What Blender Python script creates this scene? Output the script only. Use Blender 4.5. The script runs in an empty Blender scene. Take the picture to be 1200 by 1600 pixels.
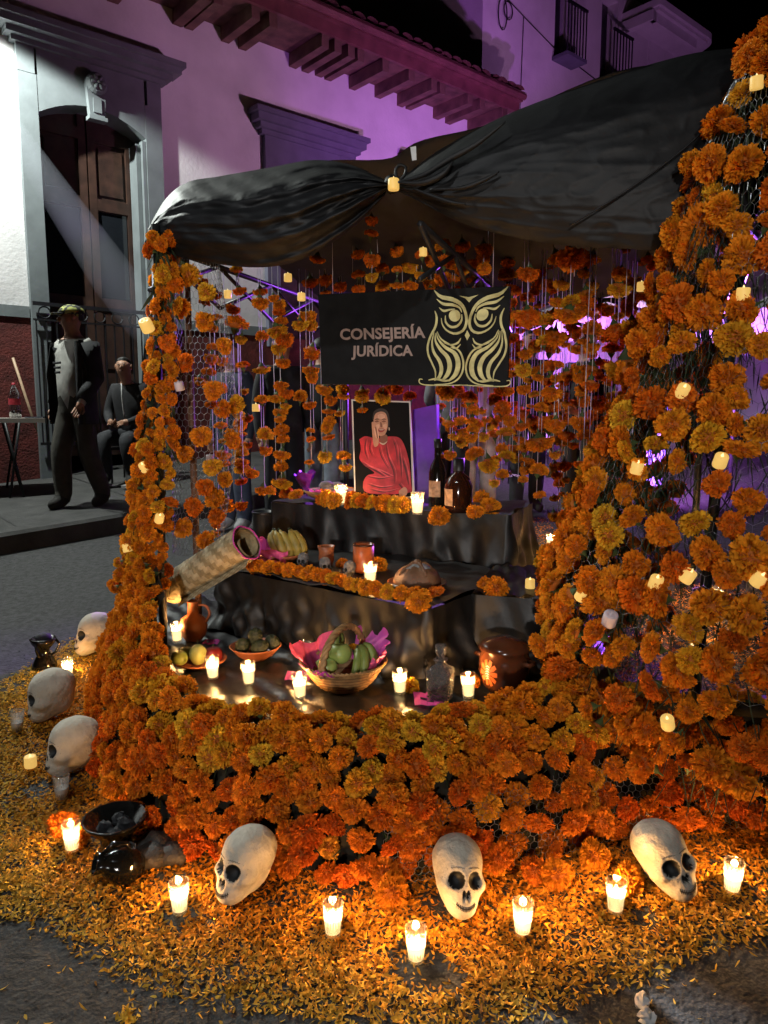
import bpy, bmesh, math, random
import numpy as np
from mathutils import Vector, Matrix, Euler, Quaternion, noise
random.seed(7); RNG = np.random.default_rng(7)
sc = bpy.context.scene
COL = sc.collection
R = math.radians
U = random.uniform

# ------------------------------------------------------------------ camera
CAMZ = 1.4; PITCH = R(7.6); FPX = 26 / 36 * 1600
cam_d = bpy.data.cameras.new('camera'); cam = bpy.data.objects.new('camera', cam_d); COL.objects.link(cam)
cam_d.sensor_fit = 'VERTICAL'; cam_d.sensor_height = 36; cam_d.lens = 26; cam_d.clip_start = .05; cam_d.clip_end = 2000
cam.location = (0, 0, CAMZ); cam.rotation_euler = (R(90) - PITCH, 0, 0)
sc.camera = cam

# ------------------------------------------------------------------ night sky
w = bpy.data.worlds.new("World"); sc.world = w; w.use_nodes = True
wn = w.node_tree; bg = wn.nodes['Background']
sky = wn.nodes.new('ShaderNodeTexSky'); sky.sky_type = 'NISHITA'; sky.sun_disc = False
sky.sun_elevation = R(-6); sky.sun_rotation = R(150); sky.altitude = 2100
wn.links.new(sky.outputs[0], bg.inputs[0]); bg.inputs[1].default_value = .10

# ------------------------------------------------------------------ large lamps
def lamp(name, kind, loc, target, power, color, size=.15, angle=60, blend=.5):
    l = bpy.data.lights.new(name, kind); o = bpy.data.objects.new(name, l); COL.objects.link(o)
    l.energy = power; l.color = color; o.location = loc
    if kind == 'SPOT': l.spot_size = R(angle); l.spot_blend = blend; l.shadow_soft_size = size
    elif kind == 'POINT': l.shadow_soft_size = size
    elif kind == 'AREA': l.size = size
    if target is not None:
        o.rotation_euler = (Vector(target) - Vector(loc)).to_track_quat('-Z', 'Y').to_euler()
    return o
# white street floodlight out of frame at the left, fixed beside the doorway
lamp('street_floodlight', 'SPOT', (-4.18, 6.85, 5.5), (-4.18 - .013, 6.85 - .013, 5.4), 1200, (.93, 1.0, .93), .05, 174, .12)
lamp('street_floodlight_beam', 'SPOT', (-4.0, 6.7, 5.05), (-1.0, 3.27, 1.80), 11000, (.80, .90, 1.0), .03, 4.4, 1.0)
# lamp post behind the photographer, then an added low fill light
lamp('street_lamp_light', 'SPOT', (-3.0, -1.6, 6.2), (-.3, 2.8, .4), 480, (.94, .98, 1.0), .12, 60, .9)
lamp('front_fill_low', 'SPOT', (-1.2, -9.0, 2.15), (-.05, 3.9, 1.55), 2500, (1.0, .95, .90), .2, 21, 1.0)  # unseen fill, added low behind the camera to brighten the hanging strings
# stage lamps along the street: magenta on the facade, violet behind the altar
lamp('stage_lamp_facade', 'SPOT', (3.0, 8.0, 2.4), (-.3, 11.4, 6.6), 2200, (.90, .43, .82), .12, 96, .9)
lamp('stage_lamp_far_house', 'SPOT', (5.6, 9.6, 2.4), (4.2, 15.2, 8.2), 420, (.75, .3, .9), .12, 80, .9)
lamp('stage_lamp_rear', 'SPOT', (2.0, 6.9, 2.2), (.0, 3.4, 1.6), 2400, (.40, .09, 1.0), .1, 62, .6)
lamp('stage_lamp_tents', 'SPOT', (2.2, 6.2, 1.0), (3.3, 9.6, 2.4), 1900, (.60, .16, 1.0), .1, 120, .8)
sc.view_settings.view_transform = 'Standard'; sc.view_settings.look = 'None'
sc.view_settings.exposure = 0; sc.view_settings.gamma = 1; sc.view_settings.use_curve_mapping = False
sc.cycles.use_denoising = True
sc.cycles.max_bounces = 8; sc.cycles.transparent_max_bounces = 16; sc.cycles.sample_clamp_indirect = 3
sc.cycles.caustics_reflective = False; sc.cycles.caustics_refractive = False

# ------------------------------------------------------------------ places
CP, SP = math.cos(PITCH), math.sin(PITCH)
CAM = Vector((0, 0, CAMZ))
def ray(px, py):
    x = (px - 600) / FPX; y = (800 - py) / FPX
    return Vector((x, CP + y * SP, -SP + y * CP))
def P(px, py, d): return CAM + ray(px, py) * d
def gz(x, y): return .02 * x + .09 * (y - 1.8)
def onz(px, py, z):
    r = ray(px, py); return CAM + r * ((z - CAMZ) / r.z)
def ong(px, py, lift=0):
    r = ray(px, py); return CAM + r * ((CAMZ - lift + .162) / (-r.z + .02 * r.x + .09 * r.y))
def onpl(px, py, p0, n):
    r = ray(px, py); return CAM + r * ((p0 - CAM).dot(n) / r.dot(n))
def proj(p):
    v = Vector(p) - CAM; d = v.y * CP - v.z * SP
    return (600 + FPX * v.x / d, 800 - FPX * (v.y * SP + v.z * CP) / d, d)

# ------------------------------------------------------------------ materials
def nodes(name):
    m = bpy.data.materials.new(name); m.use_nodes = True
    nt = m.node_tree; b = nt.nodes['Principled BSDF']; return m, nt, b
def pmat(name, c, rough=.6, var=.18, scale=25., bump=0., bscale=90., metal=0., spec=.5, coord='Object', **kw):
    m, nt, b = nodes(name)
    tc = nt.nodes.new('ShaderNodeTexCoord')
    no = nt.nodes.new('ShaderNodeTexNoise'); no.inputs['Scale'].default_value = scale; no.inputs['Detail'].default_value = 5
    nt.links.new(tc.outputs[coord], no.inputs['Vector'])
    mx = nt.nodes.new('ShaderNodeMixRGB'); mx.blend_type = 'MULTIPLY'; mx.inputs[1].default_value = (*c, 1)
    cr = nt.nodes.new('ShaderNodeValToRGB'); lo = max(0, 1 - 2 * var)
    cr.color_ramp.elements[0].position = .25; cr.color_ramp.elements[1].position = .75
    cr.color_ramp.elements[0].color = (lo, lo, lo, 1); cr.color_ramp.elements[1].color = (1 + var * .5,) * 3 + (1,)
    nt.links.new(no.outputs[0], cr.inputs[0]); mx.inputs[0].default_value = 1; nt.links.new(cr.outputs[0], mx.inputs[2])
    nt.links.new(mx.outputs[0], b.inputs['Base Color'])
    b.inputs['Roughness'].default_value = rough; b.inputs['Metallic'].default_value = metal
    b.inputs['Specular IOR Level'].default_value = spec
    if bump:
        n2 = nt.nodes.new('ShaderNodeTexNoise'); n2.inputs['Scale'].default_value = bscale; n2.inputs['Detail'].default_value = 4
        nt.links.new(tc.outputs[coord], n2.inputs['Vector'])
        bp = nt.nodes.new('ShaderNodeBump'); bp.inputs['Strength'].default_value = bump; bp.inputs['Distance'].default_value = .01
        nt.links.new(n2.outputs[0], bp.inputs['Height']); nt.links.new(bp.outputs[0], b.inputs['Normal'])
    for k, v in kw.items(): b.inputs[k.replace('_', ' ')].default_value = v
    return m
def emat(name, c, s, base=None):
    m, nt, b = nodes(name); b.inputs['Base Color'].default_value = (*(base or c), 1)
    b.inputs['Emission Color'].default_value = (*c, 1); b.inputs['Emission Strength'].default_value = s
    b.inputs['Roughness'].default_value = .5
    return m
def thin_glass(name, tint=(1, 1, 1), gloss=.12, rough=.03, haze_=0):
    m, nt, b = nodes(name); nt.nodes.remove(b); out = nt.nodes['Material Output']
    t = nt.nodes.new('ShaderNodeBsdfTransparent'); t.inputs[0].default_value = (*tint, 1)
    g = nt.nodes.new('ShaderNodeBsdfGlossy'); g.inputs['Roughness'].default_value = rough
    lw = nt.nodes.new('ShaderNodeLayerWeight'); lw.inputs[0].default_value = .35
    mp = nt.nodes.new('ShaderNodeMath'); mp.operation = 'MULTIPLY_ADD'; mp.inputs[1].default_value = .7; mp.inputs[2].default_value = gloss * .4
    nt.links.new(lw.outputs['Facing'], mp.inputs[0])
    mi = nt.nodes.new('ShaderNodeMixShader'); nt.links.new(mp.outputs[0], mi.inputs[0])
    nt.links.new(t.outputs[0], mi.inputs[1]); nt.links.new(g.outputs[0], mi.inputs[2])
    if haze_:
        tl = nt.nodes.new('ShaderNodeBsdfTranslucent'); m2 = nt.nodes.new('ShaderNodeMixShader'); m2.inputs[0].default_value = haze_
        nt.links.new(mi.outputs[0], m2.inputs[1]); nt.links.new(tl.outputs[0], m2.inputs[2]); nt.links.new(m2.outputs[0], out.inputs[0])
    else: nt.links.new(mi.outputs[0], out.inputs[0])
    return m

def petal_mat():
    m, nt, b = nodes('marigold_petals'); out = nt.nodes['Material Output']
    oi = nt.nodes.new('ShaderNodeObjectInfo'); tc = nt.nodes.new('ShaderNodeTexCoord')
    no = nt.nodes.new('ShaderNodeTexNoise'); no.inputs['Scale'].default_value = 2.2; no.inputs['Detail'].default_value = 3
    nt.links.new(tc.outputs['Object'], no.inputs['Vector'])
    hs = nt.nodes.new('ShaderNodeHueSaturation')
    mr = nt.nodes.new('ShaderNodeMapRange'); mr.inputs['From Min'].default_value = .3; mr.inputs['From Max'].default_value = .7
    mr.inputs['To Min'].default_value = .62; mr.inputs['To Max'].default_value = 1.15
    nt.links.new(no.outputs[0], mr.inputs[0]); nt.links.new(mr.outputs[0], hs.inputs['Value'])
    nt.links.new(oi.outputs['Color'], hs.inputs['Color'])
    b.inputs['Roughness'].default_value = .75; b.inputs['Specular IOR Level'].default_value = .15
    nt.links.new(hs.outputs[0], b.inputs['Base Color'])
    tr = nt.nodes.new('ShaderNodeBsdfTranslucent'); nt.links.new(hs.outputs[0], tr.inputs[0])
    mi = nt.nodes.new('ShaderNodeMixShader'); mi.inputs[0].default_value = .18
    nt.links.new(b.outputs[0], mi.inputs[1]); nt.links.new(tr.outputs[0], mi.inputs[2]); nt.links.new(mi.outputs[0], out.inputs[0])
    return m
def attr_mat(name, rough=.7, transl=.2):
    m, nt, b = nodes(name); out = nt.nodes['Material Output']
    at = nt.nodes.new('ShaderNodeAttribute'); at.attribute_name = 'tint'
    nt.links.new(at.outputs['Color'], b.inputs['Base Color']); b.inputs['Roughness'].default_value = rough
    b.inputs['Specular IOR Level'].default_value = .2
    tr = nt.nodes.new('ShaderNodeBsdfTranslucent'); nt.links.new(at.outputs['Color'], tr.inputs[0])
    mi = nt.nodes.new('ShaderNodeMixShader'); mi.inputs[0].default_value = transl
    nt.links.new(b.outputs[0], mi.inputs[1]); nt.links.new(tr.outputs[0], mi.inputs[2]); nt.links.new(mi.outputs[0], out.inputs[0])
    return m

M = {}
M['petal'] = petal_mat()
M['tint'] = attr_mat('loose_petals')
M['shaded_core'] = pmat('marigold_gap_shade', (.46, .12, .008), .8, .2)  # inner ball darker: shade between the petals put into its colour
M['calyx'] = pmat('green_calyx', (.07, .11, .03), .7, .3)
M['stem'] = pmat('dark_stems', (.035, .055, .02), .7, .35)
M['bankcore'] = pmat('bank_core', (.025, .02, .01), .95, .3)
M['wire'] = pmat('galvanised_wire', (.25, .25, .26), .35, .1, metal=.9)
M['thread'] = pmat('white_thread', (.75, .73, .78), .6, .1)
mt_ = M['thread'].node_tree; tb_ = mt_.nodes.new('ShaderNodeBsdfTranslucent'); tb_.inputs[0].default_value = (.8, .78, .85, 1); tm_ = mt_.nodes.new('ShaderNodeMixShader')
mt_.links.new(mt_.nodes['Principled BSDF'].outputs[0], tm_.inputs[1]); mt_.links.new(tb_.outputs[0], tm_.inputs[2]); mt_.links.new(tm_.outputs[0], mt_.nodes['Material Output'].inputs[0])
M['black_satin'] = pmat('black_satin', (.016, .0155, .017), .36, .3, 9, bump=.25, bscale=14, spec=.6)
M['black_cloth'] = pmat('black_cloth', (.010, .0095, .0095), .50, .3, 12, bump=.25, bscale=18, spec=.5)
M['canopy'] = pmat('canopy_satin', (.009, .0095, .011), .56, .35, 6, bump=.3, bscale=16, spec=.32)
M['roof_cloth'] = pmat('roof_cloth', (.02, .02, .022), .75, .2)
M['black_metal'] = pmat('black_metal', (.02, .02, .022), .45, .2, metal=.3)
M['asphalt'] = pmat('asphalt', (.050, .050, .051), .85, .4, 30, bump=1.0, bscale=75)
M['concrete'] = pmat('concrete', (.052, .051, .05), .9, .25, 6, bump=.4, bscale=40)
M['stucco'] = pmat('white_stucco', (.70, .68, .69), .85, .13, 1.6, bump=.45, bscale=22)
M['red_wall'] = pmat('red_wainscot', (.13, .022, .018), .9, .35, 7, bump=.8, bscale=45)
M['grey_trim'] = pmat('grey_trim', (.15, .17, .18), .7, .12, 5, bump=.15, bscale=20)
M['dark_trim'] = pmat('dark_trim', (.12, .12, .17), .75, .12, 5)
M['wood'] = pmat('dark_wood', (.045, .02, .013), .5, .35, 8, bump=.2)
M['rafter'] = pmat('rafter_wood', (.16, .085, .06), .7, .35, 6, bump=.3)
M['red_fascia'] = pmat('red_fascia', (.16, .055, .055), .5, .25, 6, bump=.2)
M['tile'] = pmat('roof_tile', (.13, .05, .035), .85, .3, 12, bump=.4)
M['iron'] = pmat('wrought_iron', (.02, .02, .024), .5, .2, metal=.4)
M['window'] = pmat('dark_glass', (.012, .014, .018), .08, .1, spec=.8)
M['pole_wood'] = pmat('pole_wood', (.15, .07, .035), .6, .25)
M['papier'] = pmat('papier_mache', (.60, .54, .44), .82, .16, 18, bump=.5, bscale=70)
M['socket'] = pmat('black_paint', (.006, .006, .006), .6, .1)
M['ink'] = pmat('dark_ink', (.03, .022, .018), .7, .1)
M['glass'] = thin_glass('votive_glass', gloss=.2, haze_=.10)
M['wax'] = emat('lit_wax', (1.0, .66, .27), 3.6, (.9, .85, .7))  # the flame's glow in the wax put in as emission
M['wax_off'] = pmat('cold_wax', (.62, .6, .58), .5, .1)
M['flame'] = emat('flame', (1.0, .70, .30), 55)
M['wick'] = pmat('wick', (.02, .015, .01), .9)
M['led'] = emat('led_wax', (1.0, .60, .15), .66, (.42, .30, .09))
M['led_flame'] = emat('led_flame', (1.0, .75, .35), 1.3)
M['led_off'] = pmat('led_candle_off', (.62, .52, .55), .5, .1)
M['clay'] = pmat('terracotta', (.42, .13, .05), .45, .2, 14, bump=.1)
M['glaze'] = pmat('brown_glaze', (.11, .035, .015), .18, .25, 10)
M['black_glaze'] = pmat('black_glaze', (.008, .0075, .007), .1, .2, bump=.25, bscale=25)
M['wicker'] = pmat('wicker', (.50, .27, .10), .6, .3, 30, bump=.3)
M['petate'] = pmat('palm_mat', (.50, .40, .24), .65, .25, 40, bump=.3)
def translucent(m, col, f):
    nt = m.node_tree; t_ = nt.nodes.new('ShaderNodeBsdfTranslucent'); t_.inputs[0].default_value = (*col, 1); x_ = nt.nodes.new('ShaderNodeMixShader'); x_.inputs[0].default_value = f
    nt.links.new(nt.nodes['Principled BSDF'].outputs[0], x_.inputs[1]); nt.links.new(t_.outputs[0], x_.inputs[2]); nt.links.new(x_.outputs[0], nt.nodes['Material Output'].inputs[0]); return m
M['pink'] = translucent(pmat('pink_tissue', (.95, .14, .36), .6, .15, 12), (.95, .14, .36), .4)
M['magenta'] = translucent(pmat('magenta_tissue', (.80, .10, .55), .6, .15, 12), (.8, .1, .55), .4)
M['purple'] = pmat('purple_foil', (.28, .03, .50), .25, .3, 20, bump=.4)
M['guava'] = pmat('green_fruit', (.42, .52, .13), .4, .2, 10)
M['chayote'] = pmat('chayote_skin', (.46, .50, .16), .5, .25, 12)
M['apple'] = pmat('red_apple', (.22, .02, .02), .28, .35, 9)
M['avocado'] = pmat('avocado_skin', (.028, .04, .014), .55, .4, 30, bump=1.0, bscale=80)
M['banana'] = pmat('banana_skin', (.48, .36, .07), .5, .35, 9)
M['plantain'] = pmat('green_banana', (.30, .36, .08), .45, .35, 12)
M['bread'] = pmat('bread_crust', (.26, .12, .055), .6, .3, 12, bump=.3)
M['cloth_grey'] = pmat('grey_flour', (.35, .34, .33), .9, .3, 30, bump=.5)
M['sugar'] = pmat('grey_sugar', (.24, .22, .21), .85, .3, 30, bump=.8)
M['bottle'] = pmat('dark_bottle', (.008, .007, .006), .07, .1, spec=.7)
M['brown_bottle'] = pmat('brown_bottle', (.025, .008, .004), .08, .1, spec=.7)
M['label'] = pmat('paper_label', (.55, .33, .2), .7, .35, 50)
M['cup_orange'] = pmat('orange_cup', (.55, .13, .035), .3, .15)
M['gold'] = pmat('gold_paint', (.66, .61, .27), .6, .2, 30)
M['letter'] = pmat('bronze_lettering', (.33, .235, .20), .6, .15, 50)
M['board'] = pmat('black_board', (.007, .0075, .008), .75, .3, 14, bump=.15, spec=.2)
M['white'] = pmat('white_paper', (.72, .70, .68), .7, .06)
M['photo_black'] = pmat('photo_black', (.004, .003, .003), .6, .2, spec=.15)
M['photo_red'] = pmat('photo_red', (.58, .022, .04), .5, .3, 22)
M['photo_red_dark'] = pmat('photo_red_dark', (.16, .01, .018), .4, .3, 22)
M['photo_skin'] = pmat('photo_skin', (.58, .31, .21), .4, .15, 30)
M['photo_skin_dark'] = pmat('photo_skin_dark', (.23, .095, .06), .4, .15, 30)
M['photo_white'] = pmat('photo_white', (.6, .5, .42), .4)
M['coal'] = pmat('charcoal', (.035, .036, .04), .8, .3, bump=.8, bscale=40)
M['stone'] = pmat('dark_stone', (.05, .038, .03), .6, .35, bump=.5)
M['plastic'] = thin_glass('clear_plastic', (.82, .85, .88), .5)
M['cola'] = pmat('dark_drink', (.02, .006, .004), .15)
M['red_label'] = pmat('red_label', (.45, .03, .05), .5)
M['tabletop'] = pmat('white_tabletop', (.55, .50, .45), .5, .1)
M['broom'] = pmat('broom_handle', (.5, .34, .22), .5, .15)
M['navy'] = pmat('navy_bristle', (.02, .025, .05), .8)
M['skin'] = pmat('skin', (.38, .20, .125), .55, .1)
M['hair'] = pmat('black_hair', (.010, .008, .007), .6)
M['eye'] = pmat('dark_eye', (.008, .006, .005), .3)
M['shoe_sole'] = pmat('white_sole', (.55, .55, .55), .7)
M['awning'] = pmat('tent_awning', (.62, .62, .66), .8, .08)
M['violet_led'] = emat('violet_led', (.55, .12, 1.0), 9)

# ------------------------------------------------------------------ mesh builder
class MB:
    def __init__(s): s.v = []; s.f = []; s.m = []
    def add(s, vs, fs, mi=0):
        o = len(s.v); s.v += [tuple(v) for v in vs]
        for f in fs: s.f.append([i + o for i in f]); s.m.append(mi)
        return s
    def box(s, lo, hi, mi=0, mat=None):
        x0, y0, z0 = lo; x1, y1, z1 = hi
        vs = [Vector(p) for p in ((x0,y0,z0),(x1,y0,z0),(x1,y1,z0),(x0,y1,z0),(x0,y0,z1),(x1,y0,z1),(x1,y1,z1),(x0,y1,z1))]
        if mat is not None: vs = [mat @ v for v in vs]
        return s.add(vs, [(0,3,2,1),(4,5,6,7),(0,1,5,4),(1,2,6,5),(2,3,7,6),(3,0,4,7)], mi)
    def tube(s, pts, r, n=6, mi=0, cap=True, flat=1.0):
        pts = [Vector(p) for p in pts]; k = len(pts)
        rs = r if hasattr(r, '__len__') else [r] * k
        o = len(s.v); t0 = (pts[1] - pts[0]).normalized()
        a = t0.orthogonal().normalized(); prev = t0
        for i, p in enumerate(pts):
            t = (pts[min(i+1, k-1)] - pts[max(i-1, 0)]).normalized()
            q = prev.rotation_difference(t); a = (q @ a); a = (a - t * a.dot(t)).normalized(); prev = t
            b = t.cross(a)
            for j in range(n):
                an = 2 * math.pi * j / n
                s.v.append(tuple(p + (a * math.cos(an) + b * math.sin(an) * flat) * rs[i]))
        for i in range(k - 1):
            for j in range(n):
                j2 = (j + 1) % n
                s.f.append([o+i*n+j, o+i*n+j2, o+(i+1)*n+j2, o+(i+1)*n+j]); s.m.append(mi)
        if cap:
            s.f.append([o + j for j in range(n)][::-1]); s.m.append(mi)
            s.f.append([o + (k-1)*n + j for j in range(n)]); s.m.append(mi)
        return s
    def lathe(s, prof, n=20, c=(0,0,0), mi=0, mat=None, wob=None, close=False):
        o = len(s.v); c = Vector(c)
        for i, (r, z) in enumerate(prof):
            for j in range(n):
                an = 2 * math.pi * j / n; rr = r * (wob(an, i) if wob else 1)
                v = Vector((rr * math.cos(an), rr * math.sin(an), z))
                s.v.append(tuple((mat @ v if mat is not None else v) + c))
        for i in range(len(prof) - 1):
            for j in range(n):
                j2 = (j + 1) % n
                s.f.append([o+i*n+j, o+i*n+j2, o+(i+1)*n+j2, o+(i+1)*n+j]); s.m.append(mi)
        return s
    def ell(s, c, r, nu=12, nv=8, mi=0, mat=None, fn=None):
        c = Vector(c); o = len(s.v); r = r if hasattr(r, '__len__') else (r, r, r)
        for i in range(nv + 1):
            ph = math.pi * i / nv
            for j in range(nu):
                an = 2 * math.pi * j / nu
                d = Vector((math.sin(ph) * math.cos(an), math.sin(ph) * math.sin(an), math.cos(ph)))
                k = fn(d) if fn else 1
                v = Vector((d.x * r[0], d.y * r[1], d.z * r[2])) * k
                s.v.append(tuple((mat @ v if mat is not None else v) + c))
        for i in range(nv):
            for j in range(nu):
                j2 = (j + 1) % nu
                s.f.append([o+i*nu+j, o+(i+1)*nu+j, o+(i+1)*nu+j2, o+i*nu+j2]); s.m.append(mi)
        return s
    def grid(s, rows, mi=0):
        o = len(s.v); n = len(rows[0])
        for r in rows: s.v += [tuple(p) for p in r]
        for i in range(len(rows) - 1):
            for j in range(n - 1):
                s.f.append([o+i*n+j, o+i*n+j+1, o+(i+1)*n+j+1, o+(i+1)*n+j]); s.m.append(mi)
        return s
    def mesh(s, name, mats, off=(0, 0, 0), smooth=True):
        me = bpy.data.meshes.new(name)
        ox, oy, oz = off
        me.from_pydata([(a - ox, b - oy, c - oz) for a, b, c in s.v], [], s.f)
        for m in (mats if isinstance(mats, (list, tuple)) else [mats]): me.materials.append(M[m] if isinstance(m, str) else m)
        me.polygons.foreach_set('material_index', s.m)
        me.polygons.foreach_set('use_smooth', [smooth] * len(s.f))
        me.update(); return me
    def build(s, name, mats, parent=None, smooth=True, local=False):
        """vertices are world coordinates unless local; the object's origin becomes its parent's origin, or the middle of its base"""
        if parent is not None: off = (0, 0, 0) if local else tuple(parent.location)
        elif local: off = (0, 0, 0)
        else:
            a = np.array(s.v); off = tuple((a.min(0) + a.max(0)) / 2); off = (off[0], off[1], float(a[:, 2].min()))
        me = s.mesh(name, mats, off, smooth)
        o = bpy.data.objects.new(name, me); COL.objects.link(o)
        if parent is not None: o.parent = parent
        elif not local: o.location = off
        return o
def tag(o, label=None, cat=None, group=None, kind=None):
    if label: o['label'] = label
    if cat: o['category'] = cat
    if group: o['group'] = group
    if kind: o['kind'] = kind
    return o
def thing(name, label, cat, loc=(0, 0, 0), rz=0, group=None):
    o = bpy.data.objects.new(name, None); COL.objects.link(o); o.empty_display_size = .05
    o.location = loc; o.rotation_euler = (0, 0, rz); return tag(o, label, cat, group)
def inst(name, me, parent=None, loc=(0, 0, 0), rot=None, scale=1, color=None):
    o = bpy.data.objects.new(name, me); COL.objects.link(o)
    if parent is not None: o.parent = parent; loc = Vector(loc) - parent.location
    o.location = loc
    if rot is not None: o.rotation_mode = 'QUATERNION'; o.rotation_quaternion = rot
    o.scale = scale if hasattr(scale, '__len__') else (scale,) * 3
    if color: o.color = (*color, 1)
    return o
def copy_tree(o, parent=None):
    c = o.copy(); COL.objects.link(c); c.parent = parent
    for ch in list(o.children): copy_tree(ch, c)
    return c
ORD = ['first','second','third','fourth','fifth','sixth','seventh','eighth','ninth','tenth','eleventh','twelfth','thirteenth','fourteenth','fifteenth','sixteenth','seventeenth','eighteenth','nineteenth','twentieth']
ORD += ['twenty-' + x for x in ORD[:9]] + ['thirtieth'] + ['thirty-' + x for x in ORD[:9]] + ['fortieth'] + ['forty-' + x for x in ORD[:9]] + ['fiftieth'] + ['fifty-' + x for x in ORD[:9]] + ['sixtieth'] + ['sixty-' + x for x in ORD[:9]] + ['seventieth']

# ================================================================== GROUND
g = MB()
xs = [-300, -60, -20, -8, -4, -2, 0, 2, 4, 8, 20, 60, 300]; ys = [-40, -10, -3, 0, 2, 4, 6, 8, 12, 20, 40, 100, 300]
g.grid([[(x, y, gz(x, y)) for x in xs] for y in ys])
tag(g.build('street', 'asphalt', smooth=False), 'dark grey asphalt street rising gently away from the altar', None, None, 'structure')
# loose grit on the asphalt in front
def scatter_mesh(name, mat, pts, size, tints=None, kindv='stuff', label=None):
    """small faceted stones"""
    base = np.array([(1,0,0),(0,1,0),(-1,0,0),(0,-1,0),(0,0,.8),(0,0,-.5)], float)
    fs = np.array([(0,1,4),(1,2,4),(2,3,4),(3,0,4)])
    n = len(pts); v = base[None] * RNG.uniform(.5, 1.2, (n, 6, 3)) * size[:, None, None]
    an = RNG.uniform(0, 6.28, n); c, s_ = np.cos(an), np.sin(an)
    x = v[..., 0] * c[:, None] - v[..., 1] * s_[:, None]; y = v[..., 0] * s_[:, None] + v[..., 1] * c[:, None]
    v = np.stack([x, y, v[..., 2]], -1) + pts[:, None]
    f = fs[None] + (np.arange(n) * 6)[:, None, None]
    me = bpy.data.meshes.new(name); me.from_pydata(v.reshape(-1, 3).tolist(), [], f.reshape(-1, 3).tolist()); me.materials.append(M[mat])
    o = bpy.data.objects.new(name, me); COL.objects.link(o); return tag(o, label, None, None, kindv)
n = 6000
gp = np.stack([RNG.uniform(-3.2, 2.2, n), 1.2 + 4.6 * RNG.uniform(0, 1, n) ** 1.7], -1)
gp = np.column_stack([gp, [gz(a, b) for a, b in gp]])
scatter_mesh('street_grit', 'asphalt', gp, .002 + .006 * RNG.uniform(0, 1, n) ** 4, label='coarse grit and small stones of the asphalt')

# wall frame: s along the facade, o out of the wall towards the street, z up
UA = math.atan2(.655, .755); UU = Vector((math.cos(UA), math.sin(UA), 0)); NN = Vector((UU.y, -UU.x, 0)); W0 = Vector((-3.85, 8.3, 0))
def wl(s, o, z): return W0 + UU * s + NN * o + Vector((0, 0, z))
# pavement with kerb, following the street's slope
g = MB()
rows = []
for s_ in (-8, -4, -2, 0, 2, 4, 6, 8, 12, 20):
    r = []
    for o_, lift in ((-.3, .17), (2.3, .17), (2.45, .165), (2.48, .14), (2.48, -.2)):
        p = wl(s_, o_, 0); r.append((p.x, p.y, gz(p.x, p.y) + lift))
    rows.append(r)
g.grid(rows)
pave = tag(g.build('pavement', 'concrete', smooth=False), 'raised grey concrete pavement with kerb along the house', None, None, 'structure')
g = MB()
for k in range(9):
    s_ = -3.2 + k * 1.15
    a = [wl(s_ - .006, .02, 0), wl(s_ + .006, .02, 0), wl(s_ + .02, 2.28, 0), wl(s_ + .008, 2.28, 0)]
    g.add([(p.x, p.y, gz(p.x, p.y) + .174) for p in a], [(0, 1, 2, 3)])
g.build('joint', 'socket', pave, smooth=False)

# ================================================================== HOUSE beside the street
house = thing('colonial_house', 'white walled colonial house with grey stone doorway and wooden rafters under the eaves', 'house', W0, UA)
def hb(name, mat, boxes, parent=house, smooth=False):
    b = MB()
    for lo, hi in boxes:      # (s, o, z): o outwards -> local -y
        b.box((lo[0], -hi[1], lo[2]), (hi[0], -lo[1], hi[2]))
    return b.build(name, mat, parent, smooth, local=True)
def part(name, mb, mat, parent=house, smooth=False): return mb.build(name, mat, parent, smooth, local=True)
DS0, DS1, DZ0, DZ1 = .17, 1.36, .95, 4.62          # door opening
ZT = 6.55
hb('wall', 'stucco', [((-6, -.4, 2.5), (DS0 - .01, 0, ZT)), ((DS1 + .01, -.4, 2.5), (3.1, 0, ZT)), ((4.2, -.4, 2.5), (7.2, 0, ZT)),
                      ((DS0 - .01, -.4, 4.9), (DS1 + .01, 0, ZT)), ((3.1, -.4, 4.9), (4.2, 0, ZT))])
hb('wainscot', 'red_wall', [((-6, -.4, -.5), (DS0 - .01, .015, 2.43)), ((DS1 + .01, -.4, -.5), (3.1, .015, 2.43)), ((3.1, -.4, -.5), (4.2, .015, 2.43)), ((4.2, -.4, -.5), (7.2, .015, 2.43))])
hb('dado_band', 'grey_trim', [((-6, -.38, 2.43), (-.03, .035, 2.55)), ((1.58, -.38, 2.43), (2.98, .035, 2.55)), ((4.42, -.38, 2.43), (7.2, .035, 2.55))])
# doorway surround
b = MB()
b.box((-.02, -.07, -.3), (DS0, .3, 4.62)); b.box((DS1, -.07, -.3), (1.56, .3, 4.62))
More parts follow.
